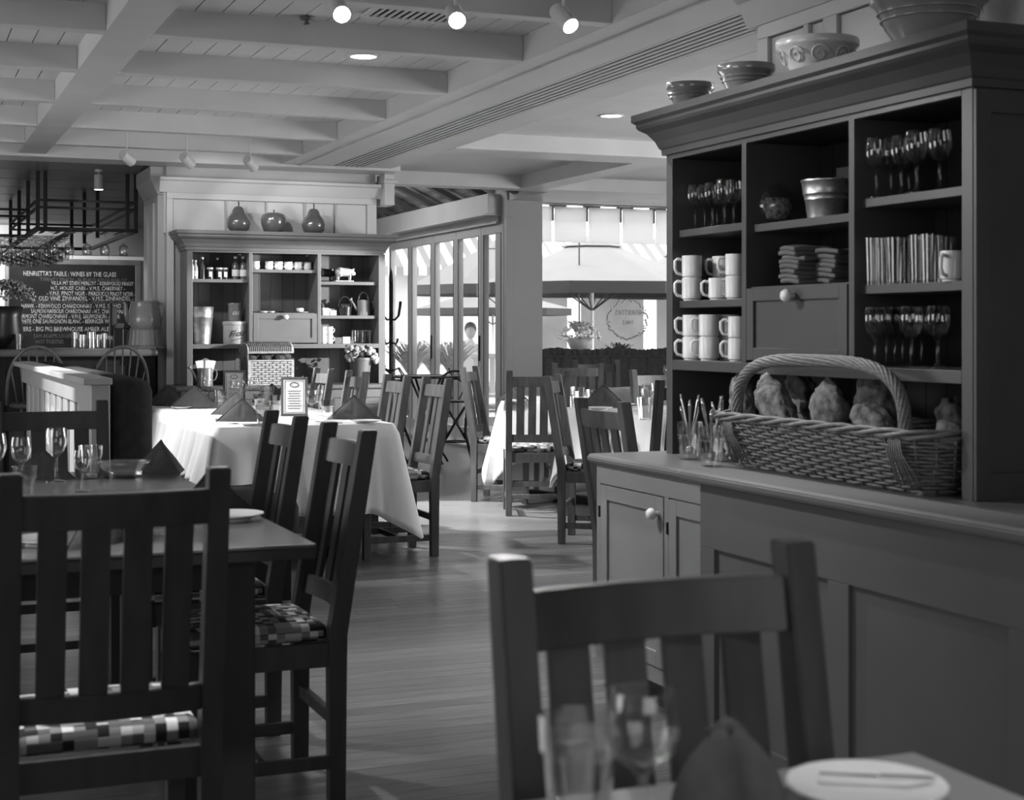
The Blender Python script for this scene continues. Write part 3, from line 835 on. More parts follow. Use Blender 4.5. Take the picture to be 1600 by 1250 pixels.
# ================================================================== TABLES
def wood_table(name, x0, x1, y0, y1, lab, legs, topm='table', dm='table_dark', inset=.13, ztop=.76):
    t = thing(name, lab, 'table', (x0, y0, 0))
    w, h = x1 - x0, y1 - y0
    M().box(0, 0, ztop - .008, w, h, ztop, .002).obj('tabletop', topm, t); M().box(.001, .001, ztop - .036, w - .001, h - .001, ztop - .008, .002).obj('table_edge', dm, t)
    M().box(inset, inset + .02, ztop - .12, w - inset, h - inset - .02, ztop - .03, .003).obj('apron', dm, t)
    for (a, b) in ((0, 0), (1, 0), (0, 1), (1, 1)):
        cx = (w - inset - .045) if a else inset + .045; cy = (h - .12) if b else .12
        M().box(cx - .045, cy - .045, 0, cx + .045, cy + .045, ztop - .03, .004).obj('leg', dm, t)
    return t
wood_table('dining_table', -.05, .95, 3.57, 5.72, 'bare dark wooden table set with glasses at left', 4)
wood_table('dining_table', .28, 1.15, .72, 1.53, 'pale table top at the bottom edge under the bread plate', 4, 'base', 'table_dark', .1)

def clothed(cx, cy, wx, wy, rot, lab, clab, drop=(.40, .40, .40, .40), corner=.17, seed=1, z=.765):
    """drop per side: -y, +x, +y, -x"""
    t = thing('dining_table', lab, 'table', (cx, cy, 0), rot, 'cloth-covered tables')
    M().box(-wx / 2 + .02, -wy / 2 + .02, z - .035, wx / 2 - .02, wy / 2 - .02, z - .006, .003).obj('tabletop', 'table_dark', t)
    M().box(-.05, -.05, .06, .05, .05, z - .035, .004).obj('pedestal', 'table_dark', t)
    for a in (0, 90):
        mtx = Matrix.Rotation(R(a + 45), 4, 'Z'); M().box(-.36, -.035, 0, .36, .035, .06, .006, mtx).obj('foot', 'table_dark', t)
    rnd = random.Random(seed)
    # perimeter samples
    P = []; r = .02; n = 46
    hx, hy = wx / 2, wy / 2
    sides = [((-hx, -hy), (hx, -hy), (0, -1)), ((hx, -hy), (hx, hy), (1, 0)), ((hx, hy), (-hx, hy), (0, 1)), ((-hx, hy), (-hx, -hy), (-1, 0))]
    for si, (a, b, nrm) in enumerate(sides):
        L = math.hypot(b[0] - a[0], b[1] - a[1]); k = int(n * L)
        for i in range(k):
            q = (i + .5) / k; x = a[0] + (b[0] - a[0]) * q; y = a[1] + (b[1] - a[1]) * q
            dc = min(q, 1 - q) * L
            # blend normals near the corner
            w = max(0, 1 - dc / .16); s2 = sides[(si + (1 if q > .5 else -1)) % 4][2]
            nx, ny = nrm[0] * (1 - .5 * w) + s2[0] * .5 * w, nrm[1] * (1 - .5 * w) + s2[1] * .5 * w
            l = math.hypot(nx, ny)
            # average drop at the corners
            dd = drop[si]
            if w > 0: dd = dd * (1 - w / 2) + drop[(si + (1 if q > .5 else -1)) % 4] * w / 2
            P.append((x, y, nx / l, ny / l, dd + corner * w ** 1.3 * (1 if min(drop[si], dd) > .3 else .3), w))
    ph = [rnd.uniform(0, 6) for _ in range(4)]
    m = M(); rows = []; N = len(P); K = 12
    top = [m.bm.verts.new((p[0] * (1 - .012 / hx), p[1] * (1 - .012 / hy), z)) for p in P]
    rows.append(top)
    acc = 0
    for j in range(1, K + 1):
        q = j / K; ring = []; acc = 0
        for i, p in enumerate(P):
            acc = i / n
            fold = .055 * abs(math.sin(acc * 9 + ph[0])) ** .5 + .018 * math.sin(acc * 33 + ph[1]) + .014 * math.sin(acc * 7 + ph[2]) - .01
            flare = .006 + (.03 + fold) * q ** 1.1 + p[5] * .075 * q * (1 + .5 * math.sin(acc * 30 + ph[3]))
            ring.append(m.bm.verts.new((p[0] + p[2] * flare, p[1] + p[3] * flare, z - .004 - p[4] * q)))
        rows.append(ring)
    for A, B in zip(rows, rows[1:]):
        for i in range(N): m.bm.faces.new((A[i], A[(i + 1) % N], B[(i + 1) % N], B[i]))
    f = m.bm.faces.new(top[::-1]); bmesh.ops.triangulate(m.bm, faces=[f])
    o = m.obj('tablecloth', 'cloth', None, True, 60); o.location = (cx, cy, 0); o.rotation_euler = (0, 0, rot)
    md = o.modifiers.new('thick', 'SOLIDIFY'); md.thickness = .002; md.offset = 1
    tag(o, clab, 'tablecloth', 'white tablecloths'); return o
clothed(2.06, 8.55, 1.0, 1.24, 0, 'nearer long dining table under a white cloth', 'white cloth on the nearer table, its front fall grey in shade', (.47, .42, .40, .29), .18, 3)
clothed(2.09, 10.06, .96, 1.34, 0, 'farther long dining table under a white cloth', 'white cloth on the farther table by the booth, its folds on the bench', (.40, .40, .42, .29), .14, 8)
clothed(4.66, 10.44, .84, .84, R(-28), 'rotated table under white cloth near the glass doors', 'white cloth hanging in a long corner near the glass doors', (.42, .42, .42, .42), .2, 5)
clothed(4.58, 8.50, .92, 1.4, 0, 'table under white cloth behind the near dresser edge', 'white cloth with bright top beside the near dresser edge', (.40, .40, .40, .40), .14, 11)
clothed(6.4, 12.0, .9, .8, R(20), 'table under white cloth before the window curtain', 'white cloth on the table before the window curtain', (.4, .4, .4, .4), .12, 15)

# ================================================================== TABLEWARE PROTOTYPES
def proto(name, cat, parts):
    t = thing(name, name, cat); 
    for (n, b, m, sm) in parts: b.obj(n, m, t, sm, 40 if sm else None)
    return Maker(t)
def goblet_prof(h=.165, r=.033):
    return [(0, .0), (r * .95, .0), (r * .95, .003), (r * .3, .008), (.0045, .016), (.004, h * .42), (.008, h * .47), (r * .75, h * .56), (r, h * .72), (r * .96, h * .88), (r * .86, h),
            (r * .82, h), (r * .91, h * .88), (r * .95, h * .72), (r * .7, h * .57), (0, h * .49)]
goblet = proto('wine_glass', 'wine glass', [('bowl_and_stem', M().lathe(goblet_prof(), 24), 'glass', True)])
def tumbler_prof(h=.115, r=.04): return [(0, 0), (r * .72, 0), (r * .76, .006), (r * .86, h * .62), (r * .97, h * .68), (r, h), (r * .95, h), (r * .91, h * .68), (r * .66, .016), (0, .012)]
tumbler = proto('tumbler', 'drinking glass', [('glass_body', M().lathe(tumbler_prof(), 20, fl=.06), 'cut', False)])
highball = proto('tall_glass', 'drinking glass', [('glass_body', M().lathe([(0, 0), (.028, 0), (.033, .14), (.031, .14), (.026, .012), (0, .01)], 20), 'glass', True)])
def bowlprof(r, h, foot=.45, th=.006): return [(0, 0), (r * foot, 0), (r * foot, .006), (r * .72, h * .4), (r * .93, h * .85), (r, h * .88), (r, h), (r - th, h), (r * .9 - th, h * .82), (r * .68, h * .42), (r * .4, .012), (0, .01)]
cutbowl = proto('cut_glass_bowl', 'bowl', [('glass_body', M().lathe(bowlprof(.085, .055, .7), 28, fl=.03), 'cut', False)])
plate = proto('bread_plate', 'plate', [('dish', M().lathe([(0, .004), (.045, .004), (.047, 0), (.052, 0), (.054, .005), (.085, .014), (.085, .017), (.056, .010), (.048, .008), (0, .008)], 36), 'china', True)])
def tent():
    m = M(); N = 8
    # folded cloth standing as a triangle: ridge falling backwards
    L, Rr, A, Bk, Fr = Vector((-.115, -.01, 0)), Vector((.115, -.01, 0)), Vector((0, .01, .105)), Vector((0, .11, 0)), Vector((0, -.035, .0))
    def patch(a, b, c, bulge):
        g = {}
        for i in range(N + 1):
            for j in range(N + 1 - i):
                u, v = i / N, j / N; w = 1 - u - v
                p = a * w + b * u + c * v; nn = (b - a).cross(c - a).normalized()
                g[i, j] = m.bm.verts.new(p + nn * bulge * 27 * u * v * w)
        for i in range(N):
            for j in range(N - i):
                m.bm.faces.new((g[i, j], g[i + 1, j], g[i, j + 1]))
                if i + j < N - 1: m.bm.faces.new((g[i + 1, j], g[i + 1, j + 1], g[i, j + 1]))
    patch(L, Fr, A, .008); patch(Fr, Rr, A, .008); patch(Rr, Bk, A, .006); patch(Bk, L, A, .006)
    m.tube([L, A * .99, Rr], .0035, 6)
    bmesh.ops.remove_doubles(m.bm, verts=m.bm.verts, dist=.0004)
    return m
napk = proto('folded_napkin', 'napkin', [('cloth_tent', tent(), 'napkin', False)])
def knife_m():
    m = M(); m.prism([(0, -.008), (.10, -.009), (.105, .0), (.10, .006), (0, .006)], 0, .0022, 'z', .0006)
    m.prism([(.105, -.006), (.19, -.009), (.205, 0), (.19, .006), (.105, .005)], -.001, .005, 'z', .0015); return m
knife = proto('butter_knife', 'knife', [('knife_body', knife_m(), 'steel', False)])
def fork_m():
    m = M(); m.tube([(0, 0, .002), (.12, 0, .005), (.14, 0, .003)], [.004, .003, .004], 6)
    m.prism([(.138, -.011), (.165, -.011), (.165, .011), (.138, .011)], .001, .003, 'z')
    for k in range(4): m.tube([(.165, -.0095 + k * .0063, .002), (.20, -.0095 + k * .0063, .004)], .0014, 5)
    return m
fork = proto('fork', 'fork', [('fork_body', fork_m(), 'steel', False)])
ZT = .7655 + .002; ZW = .76
def cap(n): return n
# near table at the bottom edge
plate((.99, 1.40, ZW), 0, 'bread plate on the nearest table with butter knife', 'bread plates', 1.02)
knife((.955, 1.44, ZW + .019), R(-32), 'butter knife lying on the nearest bread plate', 'knives', .62)
def pt2(u, v, z): return pz(u, v, z)
p = pz(905, 1290, ZW); tumbler((p.x, p.y, ZW), 0, 'blurred faceted tumbler at the bottom centre edge', 'faceted tumblers', 1.0)
p = pz(1004, 1316, ZW); goblet((p.x, p.y, ZW), 0, 'blurred wine glass beside the bottom-edge tumbler', 'wine glasses on tables', (1.16, 1.16, .92))
# large standing napkin nearby
nt_ = thing('folded_napkin', 'dark upright folded napkin between wine glass and bread plate', 'napkin', (.80, 1.37, ZW), R(-20), 'folded napkins')
m = M(); N = 20; rows = []
for j in range(9):
    q = j / 8; rr = []
    for i in range(N + 1):
        a = PI * i / N; w = .046 * (1 - q ** 2.6) + .016; d = .05 * (1 - q) + .006
        ridge = .012 * math.exp(-((i - N / 2) / 1.6) ** 2) * (1 - q)
        rr.append(m.bm.verts.new((-w * math.cos(a), -(d * math.sin(a)) + 2.2 * ridge, .098 * q + .006 * math.sin(a))))
    rows.append(rr)
for A, B in zip(rows, rows[1:]):
    for i in range(N): m.bm.faces.new((A[i], A[i + 1], B[i + 1], B[i]))
o = m.obj('cloth_fold', 'napkin', nt_, True); md = o.modifiers.new('thick', 'SOLIDIFY'); md.thickness = .005
M().tube([(-.016, .01, .090), (0, .0, .104), (.016, .012, .090)], .010, 8).obj('fold_tip', 'napkin', nt_, True)

# bare wooden table at left
def put(mk, u, v, lab, grp=None, sc=None, rot=0, z=ZW, dz=0):
    p = pz(u, v, z)
    if z > ZW and p.x < 2.75: p.y = min(p.y, 10.66); p.x = max(p.x, 1.68)
    return mk((p.x, p.y, z + dz), R(rot), lab, grp, sc)
GT = 'faceted tumblers'; GG = 'wine glasses on tables'; GN = 'folded napkins'; GP = 'bread plates'
put(goblet, 33, 762, 'wine glass at the left on the bare table, inside view through a tumbler', GG, 1.0)
put(tumbler, 38, 782, 'tumbler at the far left of the bare table in front of a wine glass', GT, .9)
put(goblet, 88, 752, 'wine glass right of the dark napkin on the bare table', GG, 1.1)
put(goblet, -8, 765, 'wine glass cut by the left edge of the picture', GG, 1.1)
put(tumbler, 141, 748, 'tumbler left of the cut glass bowl on the bare table', GT, 1.0)
put(goblet, 128, 768, 'wine glass overlapping the tumbler on the bare table', GG, .8)
put(cutbowl, 192, 746, 'cut glass bowl with white rim on the bare table', 'cut glass bowls', 1.05)
put(napk, 248, 738, 'dark folded napkin right of the cut glass bowl', GN, 1.1, -60)
put(napk, 66, 748, 'dark upright napkin between two wine glasses on the bare table', GN, 1.0, -20)
put(plate, 358, 812, 'bread plate at the right edge of the bare table', GP, 1.1)
put(napk, 330, 802, 'dark napkin beside the bread plate behind the left chair post', GN, 1.15, 20)
put(fork, 290, 800, 'fork on the bare table by the napkin', 'forks', 1, 100, dz=.001)
put(napk, 150, 852, 'napkin seen between the slats of the lower left chair', GN, 1.0, 40)
put(plate, 75, 850, 'plate seen through the first gap of the lower left chair', GP, 1.0)
put(tumbler, 243, 838, 'tumbler seen through the slats of the lower left chair', GT, .9)
c = put(tumbler, 20, 838, 'tumbler behind the first slat gap at far left', GT, .9)
# nearer clothed table
zc = ZT
put(tumbler, 412, 667, 'tumbler at the front of the nearer clothed table', GT, 1.0, z=zc)
put(napk, 378, 662, 'dark napkin on a plate at the front left of the nearer clothed table', GN, 1.2, -22, zc, .012)
put(plate, 395, 665, 'plate under the dark napkin on the nearer clothed table', GP, .9, z=zc)
put(plate, 352, 656, 'plate under the pale napkin on the nearer clothed table', GP, 1.0, z=zc)
put(napk, 368, 651, 'pale lit napkin left of the cut bowl on the nearer clothed table', GN, 1.25, -30, zc, .012)
put(cutbowl, 402, 652, 'cut glass bowl on the nearer clothed table', 'cut glass bowls', .95, z=zc)
put(goblet, 487, 655, 'wine glass right of the near menu stand', GG, 1.0, z=zc)
put(goblet, 498, 650, 'wine glass behind the one beside the near menu stand', GG, .95, z=zc)
put(tumbler, 512, 656, 'tumbler right of the wine glass by the near menu stand', GT, 1.0, z=zc)
put(napk, 553, 655, 'dark napkin beside the plate at the right of the nearer clothed table', GN, 1.3, -22, zc)
put(plate, 572, 661, 'white plate at the right edge of the nearer clothed table', GP, 1.0, z=zc)
put(fork, 535, 662, 'fork next to the white plate at the right edge', 'forks', 1, 120, zc, .001)
put(tumbler, 430, 645, 'tumbler behind the menu stand on the nearer clothed table', GT, .95, z=zc)
# farther clothed table
put(napk, 262, 634, 'dark napkin at the far left corner of the farther clothed table', GN, 1.3, -22, zc, .004)
put(plate, 250, 633, 'plate at the far left corner of the farther clothed table', GP, .9, z=zc)
put(napk, 303, 638, 'grey napkin in front on the farther clothed table', GN, 1.35, -22, zc, .004)
put(plate, 283, 638.5, 'plate edge beside the grey napkin', GP, .8, z=zc)
put(tumbler, 311, 628, 'tumbler left on the farther clothed table', GT, 1.0, z=zc)
put(goblet, 321, 629, 'wine glass behind the left tumbler on the farther clothed table', GG, 1.15, z=zc)
put(tumbler, 344, 637, 'tumbler in the middle of the farther clothed table', GT, 1.0, z=zc)
put(goblet, 368, 635, 'wine glass in front of the far menu stand', GG, 1.05, z=zc)
put(goblet, 398, 629, 'wine glass below the wicker chest', GG, 1.1, z=zc)
put(tumbler, 417, 634, 'tumbler below the wicker chest, right one', GT, 1.15, z=zc)
put(tumbler, 405, 640, 'tumbler below the wicker chest, nearer one', GT, .9, z=zc)
put(goblet, 384, 630, 'slender glass right of the far menu stand', GG, 1.0, z=zc)
put(napk, 438, 632, 'dark napkin at the right of the farther clothed table', GN, 1.1, -30, zc)
put(napk, 425, 628, 'napkin at the back of the farther clothed table', GN, 1.25, -10, zc)
# menu stands
def menu(loc, rot, lab, s=1):
    t = thing('menu_stand', lab, 'menu stand', loc, rot, 'framed menu stands'); t.scale = (s, s, s)
    M().box(-.07, -.006, 0, .07, .006, .205, .002).obj('frame', 'chair', t)
    M().box(-.056, -.008, .014, .056, -.006, .19).obj('menu_card', 'paper', t)
    mm = M()
    mm.tube([(.022 * math.cos(a), -.009, .165 + .012 * math.sin(a)) for a in [2 * PI * k / 20 for k in range(20)]], .0018, 5, True)
    tag(mm.obj('oval_emblem', 'ink', t), kind='stuff')
    bb_ = M()
    for a, b_, c_, d in ((-.05, .018, .05, .02), (-.05, .184, .05, .186), (-.05, .018, -.048, .186), (.048, .018, .05, .186)): bb_.box(a, -.009, b_, c_, -.008, d)
    for k in range(8): bb_.box(-.035 + .004 * (k % 3), -.009, .13 - k * .013, .035 - .005 * (k % 2), -.0082, .133 - k * .013)
    tag(bb_.obj('printed_lines', 'ink', t), kind='stuff')
    M().box(-.07, .0, 0, .07, .06, .006).obj('foot', 'chair', t)
p = pz(460, 650, ZT); menu((p.x, p.y, ZT), R(-18), 'framed menu stand with oval emblem on the nearer clothed table', 1.12)
p = pz(366, 629, ZT); menu((p.x, p.y, ZT), R(-18), 'framed menu stand with oval emblem on the farther clothed table', 1.1)
# right-hand tables
put(tumbler, 908, 640, 'tumbler left of the napkin on the table by the dresser edge', GT, 1.0, z=zc)
put(tumbler, 902, 636, 'tumbler behind the first on the table by the dresser edge', GT, 1.15, z=zc)
put(tumbler, 925, 636, 'tumbler touching the napkin on the table by the dresser edge', GT, 1.0, z=zc)
put(napk, 943, 637, 'dark pointed napkin on the table by the dresser edge', GN, 1.45, -25, zc)
put(plate, 937, 640, 'white plate in front of the pointed napkin', GP, 1.0, z=zc)
put(plate, 975, 634, 'plate at the back of the table by the dresser edge', GP, .9, z=zc)
put(fork, 960, 640, 'fork beside the pointed napkin', 'forks', 1, 30, zc, .001)
put(goblet, 1012, 652, 'wine glass behind the dark chair slats', GG, 1.2, z=zc)
put(tumbler, 1008, 656, 'tumbler behind the dark chair slats', GT, 1.1, z=zc)
put(napk, 801, 626, 'dark napkin on the rotated table near the glass doors', GN, 1.0, -20, zc)
put(plate, 806, 628, 'plate on the rotated table near the glass doors', GP, .9, z=zc)
put(goblet, 828, 626, 'wine glass on the rotated table near the glass doors', GG, 1.0, z=zc)
p = at(980, 600, 13.6)
goblet((6.36, 11.95, ZT), 0, 'wine glass on the table before the curtain', GG, 1.2)
menu((6.75, 12.05, ZT), R(-25), 'dark framed menu stand on the table before the curtain', 1.1)

# ================================================================== NEAR DRESSER CONTENTS
def mug_proto():
    t = thing('mug', 'm', 'mug')
    M().lathe([(0, 0), (.030, 0), (.031, .005), (.0355, .008), (.036, .012), (.036, .078), (.035, .082), (.032, .082), (.032, .01), (0, .008)], 24).obj('cup', 'china', t, True, 35)
    M().tube([(.034, 0, .068), (.052, 0, .070), (.061, 0, .062), (.061, 0, .034), (.054, 0, .020), (.034, 0, .014)], .0055, 8).obj('handle', 'china', t, True)
    return Maker(t)
mug = mug_proto()
GM = 'white mugs on the near dresser'
# handles point left in the picture (towards +y)
BAYS = {'a': (4.389, 4.869), 'b': (3.783, 4.359), 'c': (3.272, 3.751)}
def fit(u, x, r):
    """the depth nearest to x at which a thing of radius r seen in column u stands clear of its bay's sides"""
    q = yu(u, 1.0); lo, hi = BAYS['a' if u < 1165 else 'b' if u < 1330 else 'c']
    x = min(x, (hi - r) / q); x = max(x, (lo + r) / q, 2.655)
    return x, min(max(x * q, lo + r), hi - r)
def mugs(u, x, z, n, lab, rot=100, sc=1.0):
    rot += 55
    for k in range(n):
        x, y = fit(u, x, .038); mug((x, y, z + k * .0795 * sc), R(rot), lab % (['lower', 'upper'][k] if n > 1 else ''), GM, sc)
zA2, zA3 = 1.378, 1.166
mugs(1081, 2.70, zA2, 2, '%s mug of the left stack on the upper mug shelf', 105)
mugs(1122, 2.68, zA2, 1, '%smug standing in front of the stack on the upper mug shelf', 100, .93)
mugs(1128, 2.79, zA2, 2, '%s mug of the second stack, behind the single mug', 115)
mugs(1149, 2.72, zA2, 2, '%s mug of the right stack on the upper mug shelf, shaded', 100, .98)
mugs(1082, 2.76, zA3, 2, '%s mug of the left stack on the lower mug shelf', 100)
mugs(1108, 2.68, zA3, 2, '%s mug of the front middle stack on the lower mug shelf', 100)
mugs(1139, 2.76, zA3, 2, '%s mug of the third stack on the lower mug shelf', 95)
mugs(1153, 2.69, zA3, 2, '%s mug of the stack by the divider on the lower mug shelf', 95, .95)
y = nd(1490, 2.66); mug((2.66, y, 1.403), R(200), 'single white mug beside the tall glasses on the right shelf', GM, 1.0)
GW = 'wine glasses on the near dresser'
def row(mk, us, xs, z, sc, lab, grp):
    names = ['first', 'second', 'third', 'fourth', 'fifth', 'sixth', 'seventh', 'eighth', 'ninth']
    for i, (u, x) in enumerate(zip(us, xs)):
        x, y = fit(u, x, .036)
        mk((x, y, z), random.uniform(0, 1), lab % names[i], grp, sc)
row(goblet, (1086, 1113, 1120, 1132, 1146, 1101), (2.70, 2.70, 2.80, 2.68, 2.72, 2.82), 1.632, .98, '%s wine glass on the upper left shelf of the near dresser', GW)
row(goblet, (1369, 1408, 1432, 1468, 1420, 1392), (2.76, 2.70, 2.67, 2.70, 2.80, 2.84), 1.655, 1.06, '%s wine glass on the upper right shelf of the near dresser', GW)
row(goblet, (1362, 1398, 1410, 1424, 1440, 1465, 1385), (2.76, 2.73, 2.82, 2.66, 2.78, 2.69, 2.84), 1.166, 1.05, '%s wine glass on the low right shelf of the near dresser', GW)
row(highball, (1367, 1384, 1401, 1419, 1437, 1455, 1392, 1428, 1478), (2.70, 2.76, 2.70, 2.76, 2.69, 2.70, 2.84, 2.84, 2.80), 1.403, .98, '%s tall glass on the middle right shelf of the near dresser', 'tall glasses on the near dresser')
# candy jar
x = 2.73; t = thing('glass_jar', 'round glass storage jar with tilted lid on the near dresser', 'jar', (x, nd(1203, x), 1.620))
M().lathe([(0, 0), (.05, 0), (.07, .02), (.082, .06), (.078, .095), (.055, .125), (.05, .14), (.047, .14), (.052, .124), (.074, .095), (.078, .06), (.066, .022), (0, .006)], 28).obj('jar_body', 'glass', t, True)
M().lathe([(0, .008), (.062, .022), (.074, .06), (.068, .09), (0, .1)], 20).obj('jar_contents', 'jarfill', t, True)
mt = Matrix.Translation((-.02, .035, .155)) @ Matrix.Rotation(R(38), 4, 'X')
M().lathe([(0, .045), (.018, .04), (.02, .028), (.01, .018), (.02, .01), (.058, .0), (.058, -.012), (.05, -.012), (.045, -.002), (0, .006)], 24, mtx=mt).obj('lid', 'cut', t, True)
# zinc bucket with cutlery and papers
x = 2.74; t = thing('metal_bucket', 'small zinc bucket of jars on the upper middle shelf', 'bucket', (x, nd(1293, x), 1.620))
M().lathe([(0, 0), (.062, 0), (.07, .06), (.0725, .062), (.0715, .066), (.075, .078), (.0775, .08), (.0765, .084), (.081, .118), (.084, .12), (.084, .124), (.078, .122), (.06, .006), (0, .006)], 32).obj('pail', 'zinc', t, True, 50)
for i, (a, b_) in enumerate(((-.02, .03), (.025, .02), (.0, -.03))):
    q = thing('glass_vial', 'small glass jar poking out of the zinc bucket, %s' % ['left', 'right', 'front'][i], 'jar', (x + b_, t.location.y + a, 1.63), 0, 'jars in the zinc bucket')
    M().lathe([(0, 0), (.018, 0), (.018, .10), (.012, .112), (.014, .125), (.0, .126)], 12).obj('jar_body', 'cut', q, True)
# folded napkin stacks
def cloths(x, u, n, lab):
    y = nd(u, x)
    for k in range(n):
        m = M(); m.box(-.07, -.055, 0, .07, .055, .016, .006)
        bmesh.ops.subdivide_edges(m.bm, edges=[e for e in m.bm.edges if e.calc_length() > .06], cuts=6, use_grid_fill=True)
        ph = random.uniform(0, 6)
        for v in m.bm.verts: v.co.z += .004 * math.sin(v.co.y * 34 + .8) + .002 * math.sin(v.co.x * 50 + ph)
        o = m.obj('folded_cloth', 'hutch_in2', None, True); o.location = (x + random.uniform(-.006, .006), y + random.uniform(-.008, .008), 1.419 + k * .0148); o.rotation_euler = (0, 0, random.uniform(-.15, .15))
        tag(o, '%s cloth in the %s stack above the drop door' % (['bottom', 'second lowest', 'third lowest', 'fourth lowest', 'fifth lowest', 'sixth lowest', 'seventh lowest', 'topmost eighth'][k], lab), 'cloth', 'folded dark cloths on the drop door shelf')
cloths(2.70, 1262, 8, 'left')
cloths(2.76, 1318, 7, 'right, half hidden')
# bowls on the cornice
zc_ = 2.056
def big_bowl(u, x, r, h, m, lab, rings=1, base=.5):
    t = thing('mixing_bowl', lab, 'bowl', (x, nd(u, x), zc_), 0, 'stoneware bowls on top of the near dresser')
    M().lathe([(0, 0), (r * base, 0), (r * base, .008), (r * .74, h * .38), (r * .9, h * .74), (r * .985, h * .80), (r, h * .84), (r, h * .97), (r * .985, h), (r * .95, h), (r * .88, h * .74), (r * .7, h * .38), (0, .015)], 40).obj('bowl_body', m, t, True, 60)
    for k in range(rings):
        z = h * (.52 + .12 * k); rr = r * (.74 + (z / h - .38) / .36 * .16) + .002
        M().tube([(rr * math.cos(2 * PI * i / 40), rr * math.sin(2 * PI * i / 40), z) for i in range(40)], .0035, 6, True).obj('band', m, t, True)
    return t
big_bowl(1078, 2.68, .088, .105, 'bowl', 'smallest dark mixing bowl at the far end of the cornice', 2)
big_bowl(1166, 2.70, .098, .115, 'bowl', 'dark mixing bowl, second from the far end of the cornice', 2)
t = big_bowl(1277, 2.70, .130, .125, 'cream', 'cream bowl with embossed spirals on the cornice', 0)
for k in range(9):
    a = 2 * PI * k / 9; n_ = Vector((math.cos(a), math.sin(a), -.35)).normalized(); c = Vector((math.cos(a), math.sin(a), 0)) * .108; c.z = .066
    tx = Vector((-math.sin(a), math.cos(a), 0)); ty = n_.cross(tx)
    M().tube([c + (tx * math.cos(b_) + ty * math.sin(b_)) * (.031 - .0014 * j) for j, b_ in enumerate([j * .55 for j in range(18)])], .0025, 5).obj('spiral_relief', 'cream', t, True)
big_bowl(1452, 2.72, .165, .17, 'glazed', 'largest bowl of pale glazed ware at the near end of the cornice', 2)

# wicker bread basket
bk = thing('bread_basket', 'long wicker basket with an arched handle full of loaves', 'basket', (2.69, 3.87, .8275))
def perim(hx, hy, r, n):
    out = []; per = []
    seg = [(hx - r, hy, -1, 0), ]
    pts = []
    for (cx, cy, a0) in ((hx - r, hy - r, 0), (-hx + r, hy - r, 90), (-hx + r, -hy + r, 180), (hx - r, -hy + r, 270)):
        for k in range(7):
            a = R(a0 + 90 * k / 6); pts.append(Vector((cx + r * math.cos(a), cy + r * math.sin(a), 0)))
    L = [0]
    for i in range(len(pts)): L.append(L[-1] + (pts[(i + 1) % len(pts)] - pts[i]).length)
    T = L[-1]
    for k in range(n):
        d = T * k / n; i = 0
        while L[i + 1] < d: i += 1
        q = (d - L[i]) / max(1e-9, L[i + 1] - L[i]); p = pts[i].lerp(pts[(i + 1) % len(pts)], q)
        out.append(p)
    return out
NS = 100; rows_ = 15
bh = .155
sk = M(); wv = M()
def bp(i, zf):
    a = perim(.125, .50, .08, NS)[i]; b_ = perim(.185, .575, .11, NS)[i]; p = a.lerp(b_, zf); p.z = .006 + bh * zf; return p
PA, PB = perim(.125, .50, .08, NS), perim(.185, .575, .11, NS)
for i in range(0, NS, 2):
    a, b_ = PA[i], PB[i]
    sk.tube([(a.x, a.y, .004), ((a.x + b_.x) / 2, (a.y + b_.y) / 2, .004 + bh * .5), (b_.x, b_.y, .004 + bh)], .0042, 6)
tag(sk.obj('stakes', 'wicker', bk, True), kind='stuff')
for r_ in range(rows_):
    zf = (r_ + .5) / rows_; pts = []
    for i in range(NS * 2):
        j = i // 2; p = PA[j].lerp(PB[j], zf)
        if i % 2: p = (p + PA[(j + 1) % NS].lerp(PB[(j + 1) % NS], zf)) / 2
        n_ = Vector((p.x * 2.2, p.y * .6, 0)).normalized(); s_ = math.cos(PI * i / 4 + PI * r_)
        p = p + n_ * .0058 * s_; p.z = .004 + bh * zf + random.uniform(-.0015, .0015); pts.append(p)
    M().tube(pts, .0046, 5, True).obj('weaver', 'wicker', bk, True)
for k in range(3):
    pts = []
    for i in range(NS):
        p = PB[i].copy(); a = i * .5 + k * 2.1; n_ = Vector((p.x * 2.2, p.y * .6, 0)).normalized()
        p += n_ * .009 * math.cos(a); p.z = bh + .012 + .009 * math.sin(a); pts.append(p)
    M().tube(pts, .0065, 6, True).obj('rim_strand', 'wicker', bk, True)
M().box(-.12, -.49, 0, .12, .49, .008).obj('bottom', 'wicker', bk)
# arched twisted handle lengthwise, ends bound to the rim
def arch(t_):
    y = -.50 + .92 * t_
    a = abs(2 * t_ - 1)
    z = .365 * (1 - a ** 3.2) ** .75 if a < 1 else 0
    return Vector((-.085 + .0 * t_, y, .155 + z * .62 - .02 * (1 - t_)))
hs = []
NP = 46
def archp(i):
    t_ = i / NP; a = PI * (1 - t_)
    ca, sa = math.cos(a), math.sin(a)
    ex = .55
    x_ = math.copysign(abs(ca) ** ex, ca); z_ = abs(sa) ** ex
    return Vector((-.155, -.02 + .44 * -x_ * -1, .13 + .225 * z_))
for k in range(9):
    pts = []
    for i in range(NP + 1):
        c = archp(i); a0 = archp(max(0, i - 1)); a1 = archp(min(NP, i + 1)); tn = (a1 - a0).normalized(); x_ = Vector((1, 0, 0)); y_ = tn.cross(x_)
        th = 2 * PI * k / 9 + i * .42; rr = .0135
        pts.append(c + (x_ * math.cos(th) + y_ * math.sin(th)) * rr)
    M().tube(pts, .0062, 6).obj('handle_strand', 'wicker', bk, True)
